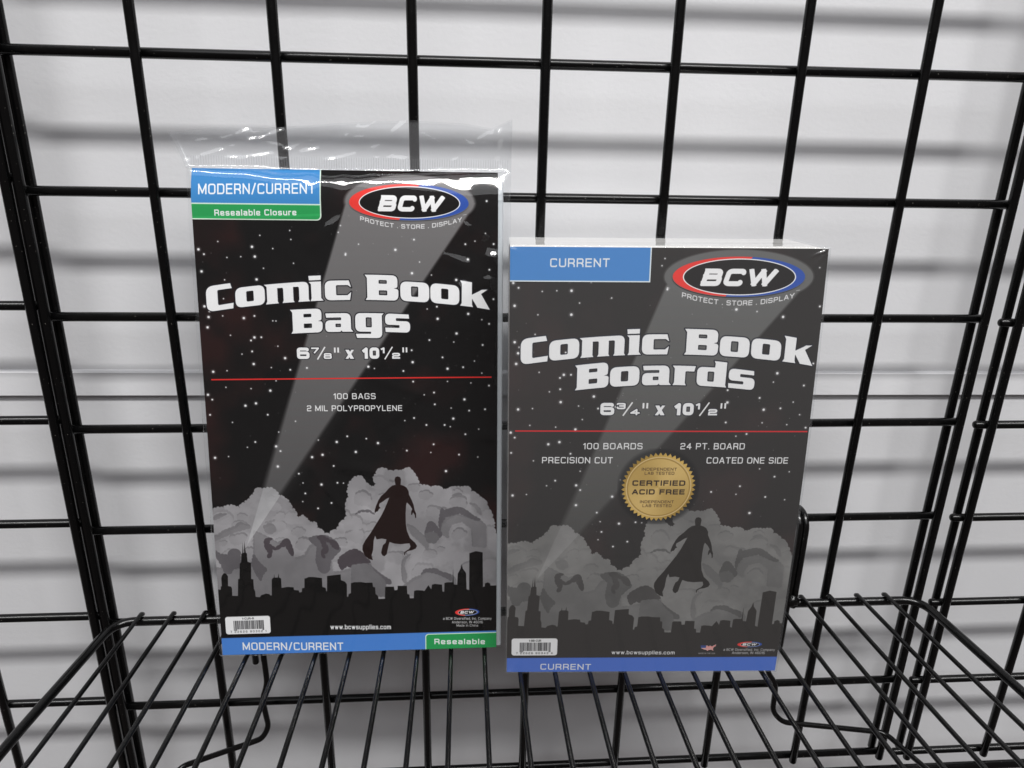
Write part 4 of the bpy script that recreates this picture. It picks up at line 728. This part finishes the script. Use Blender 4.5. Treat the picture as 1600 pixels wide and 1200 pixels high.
def film_z(x, y, back=False):
    l = min(1.0, (x - FW0) / 2.6); r = min(1.0, (FW1 - x) / 6.6); edge = max(0.0, min(l, r)) ** .6
    wr = (1 - .8 * min(1, max(0, (y - 270) / 14))) * .8 * (vnoise(x / 26, y / 38, 5) - .5) + .35 * (vnoise(x / 9 + y / 30, y / 15, 6) - .5)
    up = min(1, max(0, (y - 150) / 90)); z = 1.35 + wr + 1.5 * up * (1 - .85 * min(1, max(0, (y - 268) / 16))) * (vnoise(x / 21 + y / 60, y / 30, 41) - .15) + (crease(x, y) * min(1, max(0, (283 - y) / 12)) if not back else 0)
    if y > 284:
        k = round(x, 2)
        if k not in _BEND: _BEND[k] = film_bend(x)
        z += float(np.interp(min(y, 303), *_BEND[k]))
    z303 = -7.0
    if y > 284: z = max(z, z303) if y < 303 else z303
    z = z * edge - 4.5 * (1 - edge)
    if y < 0: z = z * max(0, (y + 2.6) / 2.6) ** .5 - 4.5 * (1 - max(0, (y + 2.6) / 2.6) ** .5)
    if y > 303:
        s = (y - 303) / 28; z = z303 * edge - 4.5 * (1 - edge) + 3.2 * s * s + 2.6 * s * (vnoise(x / 26, y / 14, 3) - .5) + 1.4 * s * (vnoise(x / 8, y / 9, 4) - .5) + (5.0 * s * max(0, (x - 172) / 12)) - (2.0 * s * max(0, (6 - x) / 14)) + (0 if back else min(1, s * 5) * crease(x, y))
    if back:
        e = edge * (1 if y < 290 else max(0, 1 - (y - 290) / 13))
        z = (-10.2 + .5 * (vnoise(x / 20, y / 30, 12) - .5)) * e - 7.4 * (1 - e) if y <= 303 else z - .5 - .8 * (y - 303) / 28 * vnoise(x / 18, y / 12, 13)
    return z
TOPN = [(-11.3, 322.3), (10, 325), (38.7, 325.2), (92.5, 329.2), (125.2, 331.0), (154.5, 329.9), (172, 327.5), (183.7, 332.3)]
def film_sheet(name, back):
    V = []; F = []; nx, ny = 170, 250
    for j in range(ny + 1):
        for i in range(nx + 1):
            u = i / nx; v = j / ny; x = FW0 + (FW1 - FW0) * u; y = -2.6 + (331 + 2.6) * v
            if y > 303:
                s = (y - 303) / 28; top = np.interp(u, [0, .1, .25, .53, .7, .85, .94, 1], [322.3, 325, 325.4, 329.4, 331, 329.6, 327.4, 332]) ; y2 = 303 + (top - 303) * s - (1.0 if back else 0) * s
                x2 = x - 7.6 * s * max(0, 1 - u * 7); zz = film_z(x, y, back)
            else: x2, y2, zz = x + .5 * (vnoise(y / 22, 3.3, 1) - .5) * (1 if u > .9 or u < .1 else 0), y, film_z(x, y, back)
            V.append(((x2 - W1 / 2) * .001, y2 * .001, zz * .001))
    for j in range(ny):
        for i in range(nx): a = j * (nx + 1) + i; F.append((a, a + 1, a + nx + 2, a + nx + 1))
    o = mesh_obj(name, V, F, mFilm, bag, True); o.data.materials.append(mFlap); lim = int(ny * (303 + 2.6) / (331 + 2.6))
    for f in o.data.polygons:
        if f.index // nx >= lim: f.material_index = 1
    return o
film_sheet("front_film", False); film_sheet("back_film", True)
# heat seal with its fine ribs, just above the insert
V = []; F = []
for k in range(130):
    x = FW0 + 1 + (FW1 - FW0 - 2) * k / 130; z = film_z(x, 304.5) + .25
    a = len(V)
    for dx, dy in ((0, 0), (.42, 0), (.62, 6.2), (.20, 6.2)): V.append(((x + dx - W1 / 2) * .001, (303.6 + dy) * .001, (z + film_z(x, 303.6 + dy) - film_z(x, 304.5)) * .001))
    F.append((a, a + 1, a + 2, a + 3))
mSeal = film_mat("heat_seal_ribs", .15, 3.0, .12, [])
seal_o = mesh_obj("seal_rib_strip", V, F, mSeal, bag); seal_o["kind"] = "stuff"
tube("seal_line", [((FW0 + (FW1 - FW0) * k / 40 - W1 / 2), 303.2 + .4 * math.sin(k * .7), film_z(FW0 + (FW1 - FW0) * k / 40, 303.3) + .2) for k in range(41)], .22, mSeal, bag, 6)

# ---------------------------------------------------------------- pack of backing boards (right)
board = thing("board_pack", "shorter, thicker pack titled Comic Book Boards with a gold seal, tightly shrink-wrapped", "board pack",
              pose((280.52, -69.26, -95.74), (451.76, -78.23, -93.19), (283.69, -84.47, -360.6), (454.94, -93.43, -359.4)))
zo = lambda x, y: 4.6 * math.sin(math.pi * min(1, max(0, y / H2))) ** 1.0
sheet_grid("printed_cover", W2, H2, zo, 0, mBoardPrint, board)
block("board_stack", -W2 / 2 + .3, W2 / 2 - .3, .4, H2 - .5, -60, -.25, mBoard, board, zo, W2, r=.6, ny=40)
face_sheet("corner_tab", [[[(0.05, 248.2), (75.9, 248.2), (75.9, H2 - .1), (.05, H2 - .1)]]], W2, H2, zo, .30, mBoardPrint, board)
face_sheet("brand_logo", [[ellipse_pts(123.9, 251.5, 36.3, 11.1)]], W2, H2, zo, .36, mBoardPrint, board)
face_sheet("title_lettering", RT2, W2, H2, zo, .28, mBoardPrint, board)
SC = [(87.3 + (21.6 - (1.9 if k % 2 else 0)) * math.cos(2 * math.pi * k / 92 + math.pi / 46), 129.4 + (21.6 - (1.9 if k % 2 else 0)) * math.sin(2 * math.pi * k / 92 + math.pi / 46)) for k in range(92)]
face_sheet("gold_seal", [[SC]], W2, H2, zo, .42, mBoardPrint, board)
face_sheet("barcode_label", [[rr_pts(2.9, 12.7, 31.6, 25.4, 1.6)]], W2, H2, zo, .30, mBoardPrint, board)
face_sheet("bottom_band", [[[(0.05, 0.05), (W2 - .05, 0.05), (W2 - .05, 10.6), (.05, 10.6)]]], W2, H2, zo, .30, mBoardPrint, board)
# shrink film: a tight skin with small puckers along every edge
rk = random.Random(8); CC = []
for sx in (-1, 1):
    for sy in (0, 1):
        for _ in range(9):
            th = rk.uniform(.12, 1.45); r0, r1 = rk.uniform(.5, 3), rk.uniform(6, 17); cx, cy = sx * W2 / 2, sy * H2; ux, uy = -sx * math.cos(th), (1 - 2 * sy) * math.sin(th)
            CC.append((cx + ux * r0, cy + uy * r0, cx + ux * r1, cy + uy * r1, rk.uniform(.25, .6), rk.uniform(.45, .9)))
CC = np.array(CC)
def ccrease(x, y):
    if min(W2 / 2 - abs(x), min(y, H2 - y)) > 16: return 0.0
    dx, dy = CC[:, 2] - CC[:, 0], CC[:, 3] - CC[:, 1]; t = np.clip(((x - CC[:, 0]) * dx + (y - CC[:, 1]) * dy) / (dx * dx + dy * dy), 0, 1)
    d2 = (x - CC[:, 0] - t * dx) ** 2 + (y - CC[:, 1] - t * dy) ** 2
    return float(np.sum(CC[:, 4] * (1 - t) * np.exp(-d2 / CC[:, 5] ** 2)))
def wrap():
    V = []; F = []; nx, ny, nz = 120, 170, 12; w, h, d = W2 / 2 + .9, H2 + .9, 61.0; idx = {}
    def pk(x, y, z):          # pucker strength near edges of the front face
        e = min(W2 / 2 - abs(x), y, H2 - y); return max(0, 1 - max(e, 0) / 9)
    def add(key, x, y, z, n):
        if key in idx: return idx[key]
        k = pk(x, y, z); a = (vnoise(x / 3.2, y / 11, 1) - .5) if min(y, H2 - y) > (W2 / 2 - abs(x)) else (vnoise(x / 3.2, y / 11, 2) - .5)
        a = (vnoise(x * .55, z * .3 + y * .06, 3) - .5) * .5 + a * .35
        a += ccrease(x, y) / max(k * .55, .05) * (1 if n[2] else .3); amp = k * .55 * (0 if y < 1 else .5 if y > H2 - .5 else 1); zz = z + (zo(x + W2 / 2, y)); V.append(((x + n[0] * a * amp) * .001, (y + n[1] * a * amp) * .001, (zz + n[2] * a * amp) * .001)); idx[key] = len(V) - 1; return idx[key]
    def quad(a, b, c, d): F.append((a, b, c, d))
    X = lambda i: -w * math.cos(math.pi * i / nx) * .75 + (-w + 2 * w * i / nx) * .25; YY = [-.35, 0.0] + list(1.0 + (H2 - 2.0) * (.25 * np.linspace(0, 1, ny - 3) + .75 * (1 - np.cos(math.pi * np.linspace(0, 1, ny - 3))) / 2)) + [H2 + .3, H2 + .75]; Y = lambda j: float(YY[j]); Z = lambda k: 1.0 - (d + .6) * k / nz
    for j in range(ny):
        for i in range(nx): quad(*[add(('f', a, b) if 0 < a < nx and 0 < b < ny else ('e', a, b, 0), X(a), Y(b), Z(0), (0, 0, 1)) for a, b in ((i, j), (i + 1, j), (i + 1, j + 1), (i, j + 1))])
    for k in range(nz):
        for i in range(nx):
            for jj, nn in ((0, -1), (ny, 1)): quad(*[add(('e' if jj else 'under', a, jj, c), X(a), Y(jj), Z(c), (0, nn, 0)) for a, c in ((i, k), (i + 1, k), (i + 1, k + 1), (i, k + 1))])
        for j in range(ny):
            for ii, nn in ((0, -1), (nx, 1)): quad(*[add(('e', ii, b, c), X(ii), Y(b), Z(c), (nn, 0, 0)) for b, c in ((j, k), (j + 1, k), (j + 1, k + 1), (j, k + 1))])
    o = mesh_obj("shrink_wrap", V, F, mShrink, board, True)
    o.data.materials.append(mShrinkTop)
    for p in o.data.polygons:
        if p.index >= nx * ny: p.material_index = 1
    return o
wrap()
